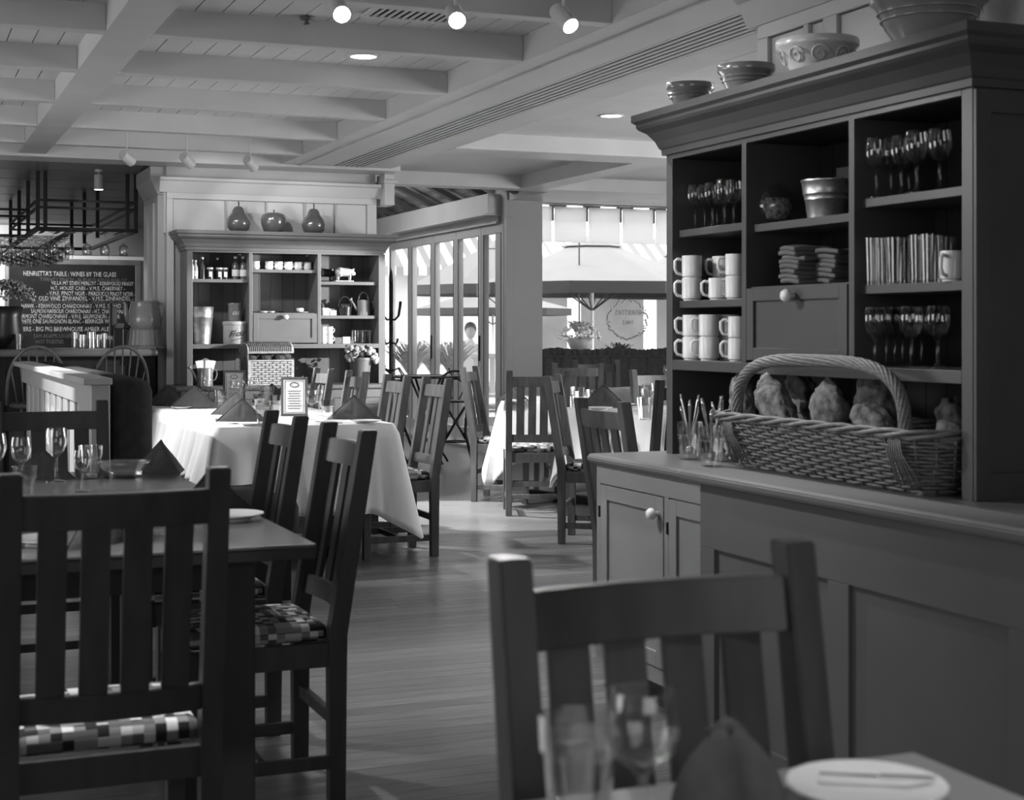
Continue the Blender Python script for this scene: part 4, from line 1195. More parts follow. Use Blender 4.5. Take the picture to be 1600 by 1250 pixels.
for end, yy in ((0, archp(0).y), (1, archp(NP).y)):
    for k in range(6):
        M().tube([(-.155 + .028 * math.cos(a), yy + .026 * math.sin(a), .135 + k * .0075) for a in [2 * PI * q / 14 for q in range(14)]], .0045, 6, True).obj('binding', 'wicker', bk, True)
    for k in range(7):
        o_ = (k - 3) * .008
        M().tube([(-.19, yy + o_ * 1.0, .15), (-.190, yy + o_ * 1.3, .115), (-.166 - .002 * (k % 2), yy + o_ * 2.0 - .03, .035 - .006 * (k % 3))], .0034, 6).obj('splayed_strand', 'wicker', bk, True)
# loaves
def loaf(u, v, x, L, w, lean, yaw, m, lab, seed):
    rnd = random.Random(seed)
    y = yu(u, x); k = (u - 800) / F; Z = x / (sT + cT * k); z = EYE - (v - HV) / F * Z
    mm = M(); rr = bmesh.ops.create_icosphere(mm.bm, subdivisions=4, radius=1)
    ph = [rnd.uniform(0, 9) for _ in range(6)]
    rot = Matrix.Rotation(R(yaw), 3, 'Z') @ Matrix.Rotation(R(lean), 3, 'X')
    off = Vector((seed * 7.1, seed * 3.3, seed))
    for vv in rr['verts']:
        c = vv.co.copy(); n = .17 * mnoise.noise(c * 1.6 + off) + .16 * mnoise.noise(c * 4 + off) - .16 * abs(mnoise.noise(c * 7 + off)) + rnd.uniform(-.012, .012)
        s_ = 1 + n
        c = Vector((c.x * w * .75 * s_, c.y * w * s_, c.z * L * s_))
        vv.co = rot @ c
    o = mm.obj('bread_loaf', m, None, True); o.location = (x, y, z)
    tag(o, lab, 'bread', 'rustic loaves in the basket'); return o
loaf(1160, 628, 2.64, .098, .055, -15, 0, 'bread', 'leftmost tall loaf in the bread basket', 1)
loaf(1214, 636, 2.60, .135, .060, -50, 0, 'bread', 'second loaf from the left, slanting down to the right in front', 2)
loaf(1256, 620, 2.77, .105, .062, -35, 0, 'bread', 'loaf leaning at the back middle of the basket', 3)
loaf(1298, 648, 2.61, .105, .072, -25, 0, 'bread', 'rounded loaf in the middle front of the basket', 4)
loaf(1376, 624, 2.66, .110, .082, -30, 0, 'bread_d', 'darkest loaf, under the handle curve', 5)
loaf(1364, 662, 2.60, .098, .052, -66, 0, 'bread', 'floury loaf lying in front of the darkest loaf', 6)
loaf(1322, 655, 2.74, .09, .05, 70, 0, 'bread_d', 'loaf tucked behind the floury front loaf', 8)
loaf(1494, 668, 2.77, .085, .065, -20, 0, 'bread', 'loaf at the near right end of the basket', 7)
# cutlery in tumblers
cut_n = 0
for i, (u, x, lab) in enumerate(((1078, 2.56, 'left'), (1112, 2.50, 'front'), (1128, 2.62, 'back right'))):
    y = nd(u, x)
    tumbler((x, y, .8275), 0, '%s tumbler of cutlery on the near dresser worktop' % lab, 'tumblers of cutlery', 1.12)
    for k in range(6):
        a = 2 * PI * k / 6 + i; lx, ly = .028 * math.cos(a), .028 * math.sin(a)
        tt = thing('butter_knife' if k % 2 else 'spoon', ['tall leaning spoon', 'long knife', 'short spoon', 'short knife', 'middle-height spoon', 'tall upright knife'][k] + ' standing in the %s tumbler of cutlery' % lab, 'cutlery', (x - lx * .3, y - ly * .3, .845), 0, 'cutlery in tumblers')
        top = Vector((lx * 1.6, ly * 1.6, .165 + .02 * (k % 3)))
        mm = M().tube([(0, 0, 0), top * .5, top * .9, top], [.0035, .003, .006, .0045], 8)
        if k % 2 == 0: mm.ball(top * .08, .012, (1, .5, 1.4), 1)
        mm.obj('handle', 'chrome', tt, True)

# ================================================================== FAR DRESSER CONTENTS
def fx(X, y=12.12): return xu(240 + X / 4, y)
def put_far(name, lab, cat, X, z, parts, grp=None, y=12.13, rot=0):
    t = thing(name, lab, cat, (fx(X, y), y, z), rot, grp)
    for (n, b, m, sm) in parts: b.obj(n, m, t, sm, 50 if sm else None)
    return t
zp = 2.056
for (X, lab) in ((530, 'pear ornament at the left on top of the far dresser'), (1000, 'pear ornament at the right on top of the far dresser')):
    put_far('pear_ornament', lab, 'ornament', X, zp, [('fruit', M().lathe([(0, 0), (.05, .002), (.085, .03), (.097, .075), (.085, .12), (.055, .155), (.045, .185), (.03, .205), (0, .21)], 28), 'pot', True), ('stem', M().tube([(0, 0, .2), (.004, 0, .225), (.0, 0, .25)], .005, 6), 'iron', True)], 'glazed fruit ornaments')
put_far('apple_ornament', 'apple ornament between the two pears on the far dresser', 'ornament', 750, zp, [('fruit', M().lathe([(0, .0), (.05, .0), (.08, .02), (.098, .07), (.103, .115), (.09, .15), (.055, .165), (.02, .158), (0, .15)], 28), 'pot', True), ('stem', M().tube([(0, 0, .15), (.004, 0, .175), (.0, 0, .19)], .005, 6), 'iron', True)], 'glazed fruit ornaments')
# bottles
def bottle(X, z, h, r, m, lab, label=True, y=12.12, neck=.35):
    t = put_far('bottle', lab, 'bottle', X, z, [('bottle_body', M().lathe([(0, 0), (r, 0), (r, h * (.95 - neck)), (r * .75, h * (1.03 - neck)), (r * .38, h * (1.15 - neck)), (r * .36, h * .92), (0, h * .92)], 16), m, True), ('cap', M().lathe([(0, h * .91), (r * .5, h * .91), (r * .5, h), (0, h)], 12), 'china', True)], 'bottles on the far dresser', y)
    if label: M().lathe([(r * 1.02, h * .15), (r * 1.03, h * .16), (r * 1.03, h * .42), (r * 1.02, h * .43)], 16).obj('label', 'paper', t, True)
bottle(240, 1.678, .155, .018, 'cream', 'small pale bottle at the left end of the far dresser top shelf')
bottle(262, 1.678, .15, .019, 'tin', 'second pale bottle on the far dresser top shelf')
bottle(305, 1.678, .175, .021, 'black', 'dark bottle, third on the far dresser top shelf', False)
bottle(398, 1.678, .175, .020, 'black', 'dark bottle behind the jars on the far dresser top shelf', False, 12.2)
bottle(512, 1.678, .185, .029, 'pot', 'larger labelled bottle, left of the pair at the divider')
bottle(560, 1.678, .185, .029, 'pot', 'larger labelled bottle, right of the pair at the divider')
for i, X in enumerate((352, 410, 446)):
    put_far('preserve_jar', 'dark preserve jar, %s of three on the far dresser top shelf' % ['left', 'middle', 'right'][i], 'jar', X, 1.678, [('jar_body', M().lathe([(0, 0), (.028, 0), (.029, .07), (.024, .08), (0, .08)], 16), 'black', True), ('lid', M().lathe([(0, .08), (.026, .08), (.026, .094), (0, .094)], 16), 'tin', True), ('label', M().box(-.012, -.0305, .02, .012, -.029, .06), 'paper', False)], 'preserve jars', 12.12)
put_far('metal_bucket', 'tall zinc flower bucket on the far dresser', 'bucket', 300, 1.166, [('pail', M().lathe([(0, 0), (.067, 0), (.078, .10), (.086, .205), (.09, .21), (.088, .22), (.094, .29), (.097, .295), (.09, .295), (.062, .01), (0, .01)], 28), 'zinc', True), ('side_handle', M().tube([(-.085, -.02, .235), (-.10, -.03, .22), (-.082, -.05, .205)], .005, 6), 'zinc', True)], y=12.13)
t = put_far('flour_tin', 'pale round tin lettered Flour on the far dresser', 'tin', 510, 1.166, [('tin_body', M().lathe([(0, 0), (.094, 0), (.096, .005), (.096, .15), (0, .15)], 32), 'tin', True), ('lid', M().lathe([(0, .15), (.099, .148), (.101, .152), (.101, .172), (.096, .18), (0, .182)], 32), 'tin', True)], y=12.13)
for c, (dx, a) in zip("Flour", ((-.066, -38), (-.034, -20), (-.008, -4), (.018, 12), (.044, 27))):
    an = R(a) ; text(c, .075, (.098 * math.sin(an) - .012, -.098 * math.cos(an) - .001, .055 + .012 * (dx + .06) / .1), (R(90), 0, an), 'ink', t, shear=.45)
M().tube([(.0985 * math.sin(R(a)), -.0985 * math.cos(R(a)), .038 + .012 * math.sin(R(a * 2))) for a in range(-30, 36, 6)], .002, 5).obj('underline', 'ink', t)
t = put_far('stoneware_crock', 'grey crock with painted mark standing on the flour tin', 'crock', 507, 1.166 + .183, [('crock_body', M().lathe([(0, 0), (.05, 0), (.053, .01), (.053, .12), (.056, .125), (.056, .142), (.048, .142), (.046, .01), (0, .01)], 24), 'bowl', True)], y=12.13)
text('E2G', .035, (-.032, -.056, .05), (R(90), 0, 0), 'china', t, shear=.3, space=.85)
for i, X in enumerate((638, 722, 782, 842, 905, 962)):
    s_ = 1 if i > 2 else -1
    put_far('cream_jug', '%s small white jug from the left on the middle top shelf' % ['first', 'second', 'third', 'fourth', 'fifth', 'sixth'][i], 'jug', X, 1.762, [('jug_body', M().lathe([(0, 0), (.026, 0), (.034, .02), (.030, .045), (.033, .066), (.030, .066), (.027, .045), (.03, .02), (0, .006)], 20), 'china', True), ('handle', M().tube([(.03 * (1 if i in (1, 2, 3) else -1), 0, .055), (.048 * (1 if i in (1, 2, 3) else -1), 0, .05), (.046 * (1 if i in (1, 2, 3) else -1), 0, .028), (.032 * (1 if i in (1, 2, 3) else -1), 0, .02)], .004, 6), 'china', True)], 'small white jugs')
for i, X in enumerate((690, 735, 800, 915, 935)):
    put_far('small_trinket', ['white cup lying at the left above the drop door', 'small dish beside the lying cup', 'dark trinket in the middle above the drop door', 'white bow-shaped dish at right above the drop door', 'white saucer under the bow-shaped dish'][i], 'dish', X, 1.414 if i != 3 else 1.424, [('dish_body', M().lathe([(0, 0), (.02 + .012 * (i == 4), 0), (.03 + .02 * (i == 4), .01), (.028, .014 if i != 3 else .03), (0, .008)], 16), 'china' if i != 2 else 'black', True)], 'trinkets above the drop door', 12.08)
# pig figures
def pig(X, z, s, m, lab, y):
    t = thing('pig_figure', lab, 'figurine', (fx(X, y), y, z), 0, 'pig figurines'); t.scale = (s, s, s)
    V = [(-.075, 0, .075), (-.04, 0, .08), (.0, 0, .08), (.04, 0, .078), (.075, 0, .075), (.10, 0, .068), (.118, 0, .062)]
    E_ = [(i, i + 1) for i in range(6)]; rad = [.03, .042, .044, .042, .036, .022, .014]
    k = 7
    for lx in (-.06, .055):
        for ly in (-.02, .02):
            V += [(lx, ly, .06), (lx + .004, ly, .03), (lx, ly, .0)]; E_ += [(1 if lx < 0 else 3, k), (k, k + 1), (k + 1, k + 2)]; rad += [.017, .010, .010]; k += 3
    me = bpy.data.meshes.new('body'); me.from_pydata([Vector(v) for v in V], E_, []); o = bpy.data.objects.new('body', me); COL.objects.link(o); o.parent = t
    o.modifiers.new('skin', 'SKIN'); o.modifiers.new('sub', 'SUBSURF').levels = 2
    for i, v in enumerate(me.skin_vertices[0].data): v.radius = (rad[i], rad[i]); v.use_root = (i == 2)
    me.materials.append(MT[m])
    for s_ in (-1, 1): M().prism([(.075, .095), (.098, .118), (.095, .09)], s_ * .022 - .003, s_ * .022 + .003, 'y').obj('ear', m, t)
    M().tube([(-.10, 0, .09), (-.115, 0, .1), (-.11, 0, .11), (-.105, 0, .1)], .003, 5).obj('tail', m, t)
    M().box(-.09, -.04, -.012, .09, .04, 0, .004).obj('stand', m, t)
pig(1188, 1.670 + .012, .86, 'tin', 'pale pig figure on a stand on the far dresser', 12.1)
pig(1072, 1.670 + .012, .82, 'black', 'dark pig figure behind the pale pig, cut by the divider', 12.2)
# watering can, caddy and cards
def can(X, y, z, s, m, lab, flip=1, hoop=True):
    t = thing('watering_can', lab, 'watering can', (fx(X, y), y, z), 0, 'watering cans'); t.scale = (s, s, s)
    M().lathe([(0, 0), (.06, 0), (.058, .13), (.055, .14), (.052, .14), (.055, .01), (0, .01)], 24).obj('can_body', m, t, True, 50)
    M().tube([(-.055 * flip, 0, .04), (-.085 * flip, 0, .09), (-.115 * flip, 0, .14)], [.016, .011, .008], 10).obj('spout', m, t, True)
    M().lathe([(0, 0), (.01, 0), (.022, .02), (0, .022)], 14, mtx=Matrix.Translation((-.112 * flip, 0, .135)) @ Matrix.Rotation(R(-35 * flip), 4, 'Y')).obj('rose', m, t, True)
    M().tube([(.055 * flip, 0, .12), (.085 * flip, 0, .125), (.092 * flip, 0, .09), (.08 * flip, 0, .05), (.057 * flip, 0, .04)], .005, 7).obj('handle', m, t, True)
    if hoop: M().tube([(.045 * math.cos(a), 0, .135 + .075 * math.sin(a)) for a in [PI * k / 12 for k in range(13)]], .007, 8).obj('carry_hoop', m, t, True)
    return t
can(1312, 12.13, 1.395, .92, 'bowl', 'grey watering can on the right middle shelf of the far dresser')
wc = can(322, 11.86, .843, 1.0, 'bowl', 'watering can stuffed with packets at the left of the far worktop')
for k in range(6):
    a = R(-30 + 12 * k); q = tag(M().box(-.015, -.001, 0, .015, .001, .13, 0, Matrix.Translation((fx(322, 11.86) - .03 + .013 * k, 11.86 - .01 + .004 * (k % 3), .843 + .07)) @ Matrix.Rotation(a * .5, 4, 'Y')).obj('sugar_packet', 'paper'), '%s paper packet from the left in the watering can on the far worktop' % ['first', 'second', 'third', 'fourth', 'fifth', 'sixth'][k], 'packet', 'packets in the watering can')
t = put_far('wire_caddy', 'dark round caddy with hoop handle on the far dresser', 'caddy', 1196, 1.395, [('caddy_body', M().lathe([(0, 0), (.05, 0), (.055, .07), (.05, .07), (.046, .01), (0, .01)], 20), 'black', True), ('hoop', M().tube([(.055 * math.cos(a), 0, .07 + .085 * math.sin(a)) for a in [PI * k / 12 for k in range(13)]], .004, 6), 'iron', True)], y=12.12)
for i in range(3):
    M_ = [('jar', M().lathe([(0, 0), (.016, 0), (.016, .035), (.01, .042), (0, .042)], 12), 'black', True)]
    put_far('spice_jar', 'dark jar in the round caddy, %s' % ['left', 'middle', 'right'][i], 'jar', 1178 + 18 * i, 1.395 + .055, M_, 'jars in the round caddy', 12.12)
for i, (a, b_, c_) in enumerate(((-.03, 0, .05), (.03, 0, .042), (-.02, .05, .062), (.03, .05, .055))):
    q = tag(M().box(-.026, -.018, 0, .026, .018, c_, .001).obj('card_box', 'paper'), 'white card box, %s in the group on the right middle shelf' % ['front left', 'front right', 'back left', 'back right'][i], 'box', 'white card boxes'); q.location = (fx(1095) + a, 12.11 + b_, 1.396)
for i, (X, k) in enumerate(((1062, 0), (1062, 1), (1101, 0), (1101, 1))):
    put_far('white_cup', '%s white cup of the %s pair on the lowest right shelf' % (['lower', 'upper'][k], ['left', 'right'][i // 2]), 'cup', X, 1.166 + k * .07, [('cup_body', M().lathe([(0, 0), (.022, 0), (.028, .02), (.024, .045), (.028, .069), (.025, .069), (.021, .045), (.025, .02), (0, .006)], 18), 'china', True), ('handle', M().tube([(.026, 0, .055), (.04, 0, .048), (.038, 0, .028), (.026, 0, .02)], .0035, 6), 'china', True)], 'stacked white cups', 12.1)
for i in range(4):
    q = tag(M().box(-.03, -.02, 0, .03, .02, [.05, .04, .055, .03][i], .001).obj('small_box', ['shop', 'tin', 'paper', 'shop'][i]), ['dark box', 'grey box', 'white box', 'flat dark box'][i] + ' behind the white cups on the lowest right shelf', 'box', 'small boxes'); q.location = (fx(1150 + 26 * i, 12.15), 12.15 + .01 * (i % 2), 1.1665)
for i in range(6):
    highball((fx(1252 + 24 * i, 12.14), 12.14 + .03 * (i % 2), 1.166), 0, '%s tall glass from the left on the lowest right shelf of the far dresser' % ['first', 'second', 'third', 'fourth', 'fifth', 'sixth'][i], 'tall glasses on the far dresser', .78)
# wicker chest on the worktop
cx_, cy_ = fx(702, 11.95), 11.93
wk = thing('wicker_chest', 'pale woven hamper with raised domed lid on the far worktop', 'hamper', (cx_, cy_, .843), R(6))
M().box(-.18, -.10, 0, .18, .10, .19, .004).obj('inner_box', 'shop', wk)
for a in ((-.19, -.112, 0, .19, -.10, .012), (-.19, -.112, .188, .19, -.10, .20), (-.19, -.112, .012, -.165, -.10, .188), (.165, -.112, .012, .19, -.10, .188)):
    M().box(*a, .003).obj('edge_binding', 'wicker_l', wk)
wm = M()
for i in range(11):
    for j in range(10):
        x = -.152 + i * .0304; z = .02 + j * .0175; o_ = .006 if (i + j) % 2 else 0
        wm.box(x - .0145, -.106 - o_, z - .0065, x + .0145, -.102 - o_ * .3, z + .0065, .002)
tag(wm.obj('weave', 'wicker_l', wk), kind='stuff')
wm = M()
for i in range(7):
    for j in range(10):
        y = -.09 + i * .03; z = .02 + j * .0175; o_ = .004 if (i + j) % 2 else 0
        wm.box(-.186 - o_, y - .013, z - .006, -.18, y + .013, z + .006)
tag(wm.obj('side_weave', 'wicker', wk), kind='stuff')
ld = M(); lp = []
for k in range(9):
    a = PI * k / 8 * .62 + R(35)
    lp.append((-.12 * math.cos(PI * k / 10) + .0, .205 + .105 * math.sin(PI * (k + .5) / 10)))
prof = [(-.108, .262), (-.10, .30), (-.07, .325), (-.02, .338), (.04, .335), (.09, .31), (.11, .27)]
poly = prof + [(y * .93, z - .012) for (y, z) in prof[::-1]]
lid = M().prism(poly, -.19, .19, 'x').obj('lid', 'wicker_l', wk)
wm = M()
for i in range(22):
    for j, (a, b_) in enumerate(zip(prof[:3], prof[1:4])):
        x = -.168 + i * .016
        wm.bar((x, a[0] - .003, a[1] + .004), (x, b_[0] - .003, b_[1] + .004), .008, .004)
tag(wm.obj('lid_weave', 'wicker', lid), kind='stuff')
M().prism([(-.10, .19), (-.10, .30), (-.02, .335), (.09, .31), (.10, .19)], -.19, -.178, 'x').obj('lid_end', 'wicker', wk)
for i in range(6):
    q = tag(M().ball((0, 0, 0), .042, (1.3, .9, .7), 2, .05).obj('wrapped_roll', 'jar', None, True), 'dark wrapped roll in the open hamper, %s from left' % ['first', 'second', 'third', 'fourth', 'fifth', 'sixth'][i], 'package', 'rolls in the hamper'); q.location = (cx_ - .14 + .056 * i, cy_ - .05 + .03 * (i % 2), 1.055 + .01 * (i % 2))
# small iron figure and flower pot
t = put_far('iron_trinket', 'small black iron figure right of the hamper', 'figurine', 885, .843, [('figure', M().tube([(-.07, 0, .012), (-.03, 0, .03), (.0, 0, .02), (.03, 0, .045), (.05, 0, .06), (.065, 0, .045)], [.008, .014, .012, .014, .012, .006], 8).ball((.055, 0, .062), .016, sub=1), 'iron', True), ('base', M().box(-.08, -.02, 0, .06, .02, .01, .002), 'iron', False)], y=11.92)
fpx = fx(1292, 11.93)
t = thing('potted_flowers', 'dark pot of pale pompom flowers at the right of the far worktop', 'plant', (fpx, 11.93, .843))
M().lathe([(0, 0), (.07, 0), (.088, .19), (.095, .19), (.095, .21), (.08, .21), (.06, .01), (0, .01)], 24).obj('pot', 'shop', t, True, 50)
lm = M()
for k in range(90):
    a = random.uniform(0, 2 * PI); r_ = random.uniform(.02, .13); z = random.uniform(.2, .30); c = Vector((r_ * math.cos(a), r_ * math.sin(a), z)); d = Vector((random.uniform(-1, 1), random.uniform(-1, 1), random.uniform(-.3, 1))).normalized() * .035; e_ = d.cross(Vector((0, 0, 1))).normalized() * .014
    lm.bm.faces.new([lm.bm.verts.new(v) for v in (c, c + d * .5 + e_, c + d, c + d * .5 - e_)])
tag(lm.obj('leaves', 'leaf', t), kind='stuff')
for k in range(20):
    X = [-.125, -.10, -.075, -.05, -.09, -.115, -.06, -.03, .07, .05, .10, .11, .085, .03, -.01, .12, -.10, .105, .0, -.07][k]; z = [.27, .29, .26, .28, .23, .22, .24, .27, .28, .25, .26, .23, .21, .27, .29, .20, .195, .18, .24, .20][k]
    y = -.05 - .03 * math.sin(k * 2.3)
    M().ball((X, y, z), .023, sub=2, noise=.08).obj('flower_head', 'flower', t, False)
for k in range(5): M().tube([(0, 0, .12), (-.1 + .05 * k, -.03, .25)], .003, 5).obj('flower_stem', 'leaf', t)

# ================================================================== BAR
bar = thing('bar_counter', 'dark bar with a polished pale-edged top behind the stools', 'bar', (-2.98, 12.13, 0))
M().box(0, 0, 1.07, 4.94, .62, 1.13, .02).obj('counter_top', 'stool', bar)
M().box(0, .12, 0, 4.93, .6, 1.07).obj('bar_front', 'barwood', bar)
for i in range(9): M().box(.1 + i * .55, .10, .12, .5 + i * .55, .125, 1.0, .004).obj('front_panel', 'barwood', bar)
M().box(0, .09, 0, 4.93, .12, .1).obj('kick_board', 'barwood', bar)
def yp(u, y): return xu(u, y)
# chalkboard on the back wall
YB = 20.2
x0, x1 = xu(10, YB), xu(217, YB)
cb = thing('chalkboard', 'large framed chalkboard wine list on the wall behind the bar', 'chalkboard', (x0, YB, 0))
wq = x1 - x0; zt_ = 1.27 + (517 - 412) / F * (YB / .97); zb_ = .85
M().box(0, -.02, zb_, wq, 0, zt_ - .0).obj('slate', 'slate', cb)
M().box(-.02, -.04, zt_ - .07, wq + .02, 0, zt_, .006).obj('frame_rail', 'stool', cb)
M().box(wq - .05, -.04, zb_, wq + .02, 0, zt_ - .07, .006).obj('frame_stile', 'stool', cb)
M().box(-.02, -.04, zb_, .03, 0, zt_ - .07, .006).obj('frame_stile', 'stool', cb)
lines = [(36, 427, 10, "HENRIETTA'S TABLE : WINES BY THE GLASS", 'chalk', 145), (62, 436.5, 8, "TWENTY BENCH - BUFFALO RIDGE MERLOT -", 'chalk2', 140), (80, 442, 8, "VILLA MT EDEN MERLOT - KENWOOD PINOT -", 'chalk', 132),
         (79, 450, 8, "H.T. HOUSE CABS - V.M.E. CABERNET -", 'chalk', 116), (73, 458, 9, "- V.M.E. PINOT NOIR - PARDUCCI PINOT NOIR -", 'chalk', 138), (60, 466, 9, "OLD VINE ZINFANDEL - V.M.E. ZINFANDEL -", 'chalk', 148),
         (50, 471.5, 7.5, "ROSEMOUNT CHARDONNAY - HARVEST RIESLING -", 'chalk2', 150), (33, 478, 9, "HAWK - KENWOOD CHARDONNAY - V.M.E. CHARD -", 'chalk', 160), (48, 486, 9, "SALMON HARBOUR CHARDONNAY - H.T. CHARDONNAY", 'chalk', 150),
         (27, 494, 9, "VERMONT CHARDONNAY - V.M.E. SAUVIGNON - FUME", 'chalk', 160), (28, 502, 9, "WHITE ONE SAUVIGNON BLANC - BERINGER WHITE", 'chalk', 155), (28, 514, 9.5, "BEERS - BIG PIG BREWHOUSE AMBER ALE", 'chalk', 142), (52, 525, 8.5, "SAM ADAMS LAGER", 'chalk2', 60), (55, 534, 8, "HOT TODDIES", 'chalk2', 44)]
for (u, v, hpx, s_, m, wpx) in lines:
    Zl = 19.8; sz = hpx * Zl / F * 1.02
    zz = EYE - (v - HV) / F * (YB / (cT - sT * (u - 800) / F))
    o = text(s_, sz, (0, 0, 0), (R(90), 0, 0), m, cb)
    wd = max(vv.co.x for vv in o.data.vertices); tw = xu(u + wpx, YB) - xu(u, YB)
    o.scale = (tw / wd, 1, 1); o.location = (xu(u, YB) - x0, -.022, zz - sz * .35); o.rotation_euler = (R(90), R(random.uniform(-.25, .25)), 0)
M().box(xu(26, YB) - x0, -.022, 1.355 - .0, xu(51, YB) - x0, -.021, 1.36).obj('lettering_box', 'chalk2', cb)

# stools
def make_stool():
    t = thing('bar_stool', 'x', 'stool')
    M().lathe([(0, 0), (.17, 0), (.205, .014), (.21, .028), (.2, .036), (0, .030)], 32, (0, 0, .70)).obj('seat', 'stool', t, True, 50)
    def hp(a): return Vector((.215 * math.cos(a), -.185 - .03 * math.sin(a), .735 + .40 * math.sin(a) ** .9 if math.sin(a) > 0 else .735))
    pts = []
    for k in range(25):
        a = PI * k / 24; pts.append(Vector((.215 * math.cos(a), -.13 - .12 * math.sin(a) ** .6, .73 + .425 * math.sin(a) ** .72)))
    M().tube(pts, .0125, 8).obj('bow', 'stool', t, True)
    for k in range(7):
        x = -.15 + .05 * k; a = math.acos(max(-1, min(1, (x * 1.22) / .215)));
        top = Vector((.215 * math.cos(a), -.13 - .12 * math.sin(a) ** .6, .73 + .425 * math.sin(a) ** .72))
        bx = x * .92; M().tube([(bx, -math.sqrt(.165 ** 2 - min(.164, abs(bx)) ** 2) - .02, .73), top], .0065, 6).obj('spindle', 'stool', t, True)
    for sx in (-1, 1):
        for sy in (-1, 1):
            M().tube([(sx * .11, sy * .11, .70), (sx * .15, sy * .15, .35), (sx * .19, sy * .19, 0)], [.014, .019, .013], 8).obj('leg', 'stool', t, True)
    for z in (.22,):
        for a in range(4):
            c, s_ = [(1, 0), (0, 1), (-1, 0), (0, -1)][a]; q = .165
            M().tube([(q * (c - s_), q * (s_ + c), z), (q * (c + s_), q * (s_ - c), z)], .010, 7).obj('stretcher', 'stool', t, True)
    return t
st = Maker(make_stool())
st((1.03, 11.78, 0), R(-8), 'bow-backed spindle bar stool at the left, behind the booth rail', 'bow-backed bar stools')
st((1.54, 11.62, 0), R(10), 'bow-backed spindle bar stool at the right, behind the booth seat back', 'bow-backed bar stools')

# things on the bar
ZB = 1.1305
def onbar(u, y=12.33): return (xu(u, y), y, ZB)
t = thing('enamel_pot', 'big speckled enamel pot with spout and handle on the bar', 'pot', (xu(226, 12.36), 12.36, ZB + .158)); t.scale = (.93, .93, .93)
M().lathe([(0, 0), (.125, 0), (.14, .03), (.138, .1), (.125, .17), (.115, .225), (.12, .235), (.10, .235), (0, .235)], 32).obj('pot_body', 'enamel', t, True, 50)
M().tube([(-.13, 0, .06), (-.155, 0, .12), (-.16, 0, .2), (-.175, 0, .225)], [.03, .025, .016, .012], 10).obj('spout', 'enamel', t, True)
M().tube([(.11, 0, .21), (.15, 0, .215), (.165, 0, .17), (.155, 0, .1), (.13, 0, .06)], .008, 8).obj('handle', 'enamel', t, True)
M().tube([(-.13, -.03, .01), (-.19, -.03, .02), (-.2, -.03, -.02)], [.02, .016, .01], 8).obj('tap', 'black', t, True)
t = thing('pot_stand', 'ribbed grey stand under the speckled pot on the bar', 'stand', (xu(226, 12.36), 12.36, ZB)); t.scale = (.93, .93, .93)
M().lathe([(0, 0), (.172, 0), (.175, .015), (.15, .03), (.135, .155), (.14, .17), (0, .17)], 48, fl=.03).obj('stand_body', 'enamel', t, False)
t = thing('bar_tap', 'black beverage tap with grey paddle on the bar', 'tap', onbar(180, 12.33))
M().box(-.02, -.05, 0, .06, .05, .16, .008).obj('machine_base', 'black', t)
M().box(-.045, -.02, .1, -.015, .02, .36, .006).obj('tap_column', 'black', t)
M().box(-.03, -.03, .18, .01, -.02, .33, .012).obj('paddle', 'shop', t)
M().box(.0, -.04, .16, .06, .04, .2, .004).obj('drip_box', 'shop', t)
for i, (u, h, r_, y) in enumerate(((128, .11, .035, 12.5), (143, .13, .033, 12.36), (155, .11, .036, 12.52), (165, .12, .034, 12.42), (118, .13, .03, 12.58), (172, .10, .032, 12.52))):
    t = thing('glass_canister', '%s glass canister from the left beside the beverage tap' % ['second', 'third', 'fourth', 'fifth', 'first', 'sixth'][i], 'canister', (xu(u, y), y, ZB), 0, 'canisters on the bar')
    M().lathe([(0, 0), (r_, 0), (r_, h), (r_ * .93, h), (r_ * .93, .006), (0, .006)], 18).obj('glass_body', 'cut', t, True, 40)
    M().lathe([(0, .006), (r_ * .9, .006), (r_ * .9, h * .6), (0, h * .6)], 14).obj('contents', 'shop', t, True, 40)
t = thing('cocktail_shaker', 'chrome shaker on the bar at left', 'shaker', onbar(28.5, 12.33))
M().lathe([(0, 0), (.022, 0), (.032, .115), (.03, .115), (.02, .005), (0, .005)], 20).obj('shaker_cup', 'chrome', t, True, 50)
t = thing('bar_tray', 'thin pale tray lying on the bar between the stools', 'tray', onbar(95, 12.25)); M().box(-.16, -.06, 0, .1, .06, .008, .003).obj('tray_body', 'shop', t)
t = thing('flower_vase', 'dark vase with a dome of small pale flowers at the left bar end', 'plant', onbar(12, 12.48))
M().lathe([(0, 0), (.08, 0), (.12, .1), (.10, .25), (.12, .33), (.11, .33), (0, .3)], 20).obj('vase', 'black', t, True)
fm = M(); lm = M()
for k in range(420):
    a = random.uniform(0, 2 * PI); b_ = random.uniform(.1, 1.35); r_ = random.uniform(.8, 1.0)
    p = Vector((.23 * r_ * math.cos(a) * math.sin(b_), .2 * r_ * math.sin(a) * math.sin(b_), .34 + .2 * r_ * math.cos(b_)))
    (fm if k % 3 else lm).ball(p, .010, sub=1)
tag(fm.obj('blossom', 'flower', t), kind='stuff'); tag(lm.obj('foliage', 'leaf', t), kind='stuff')

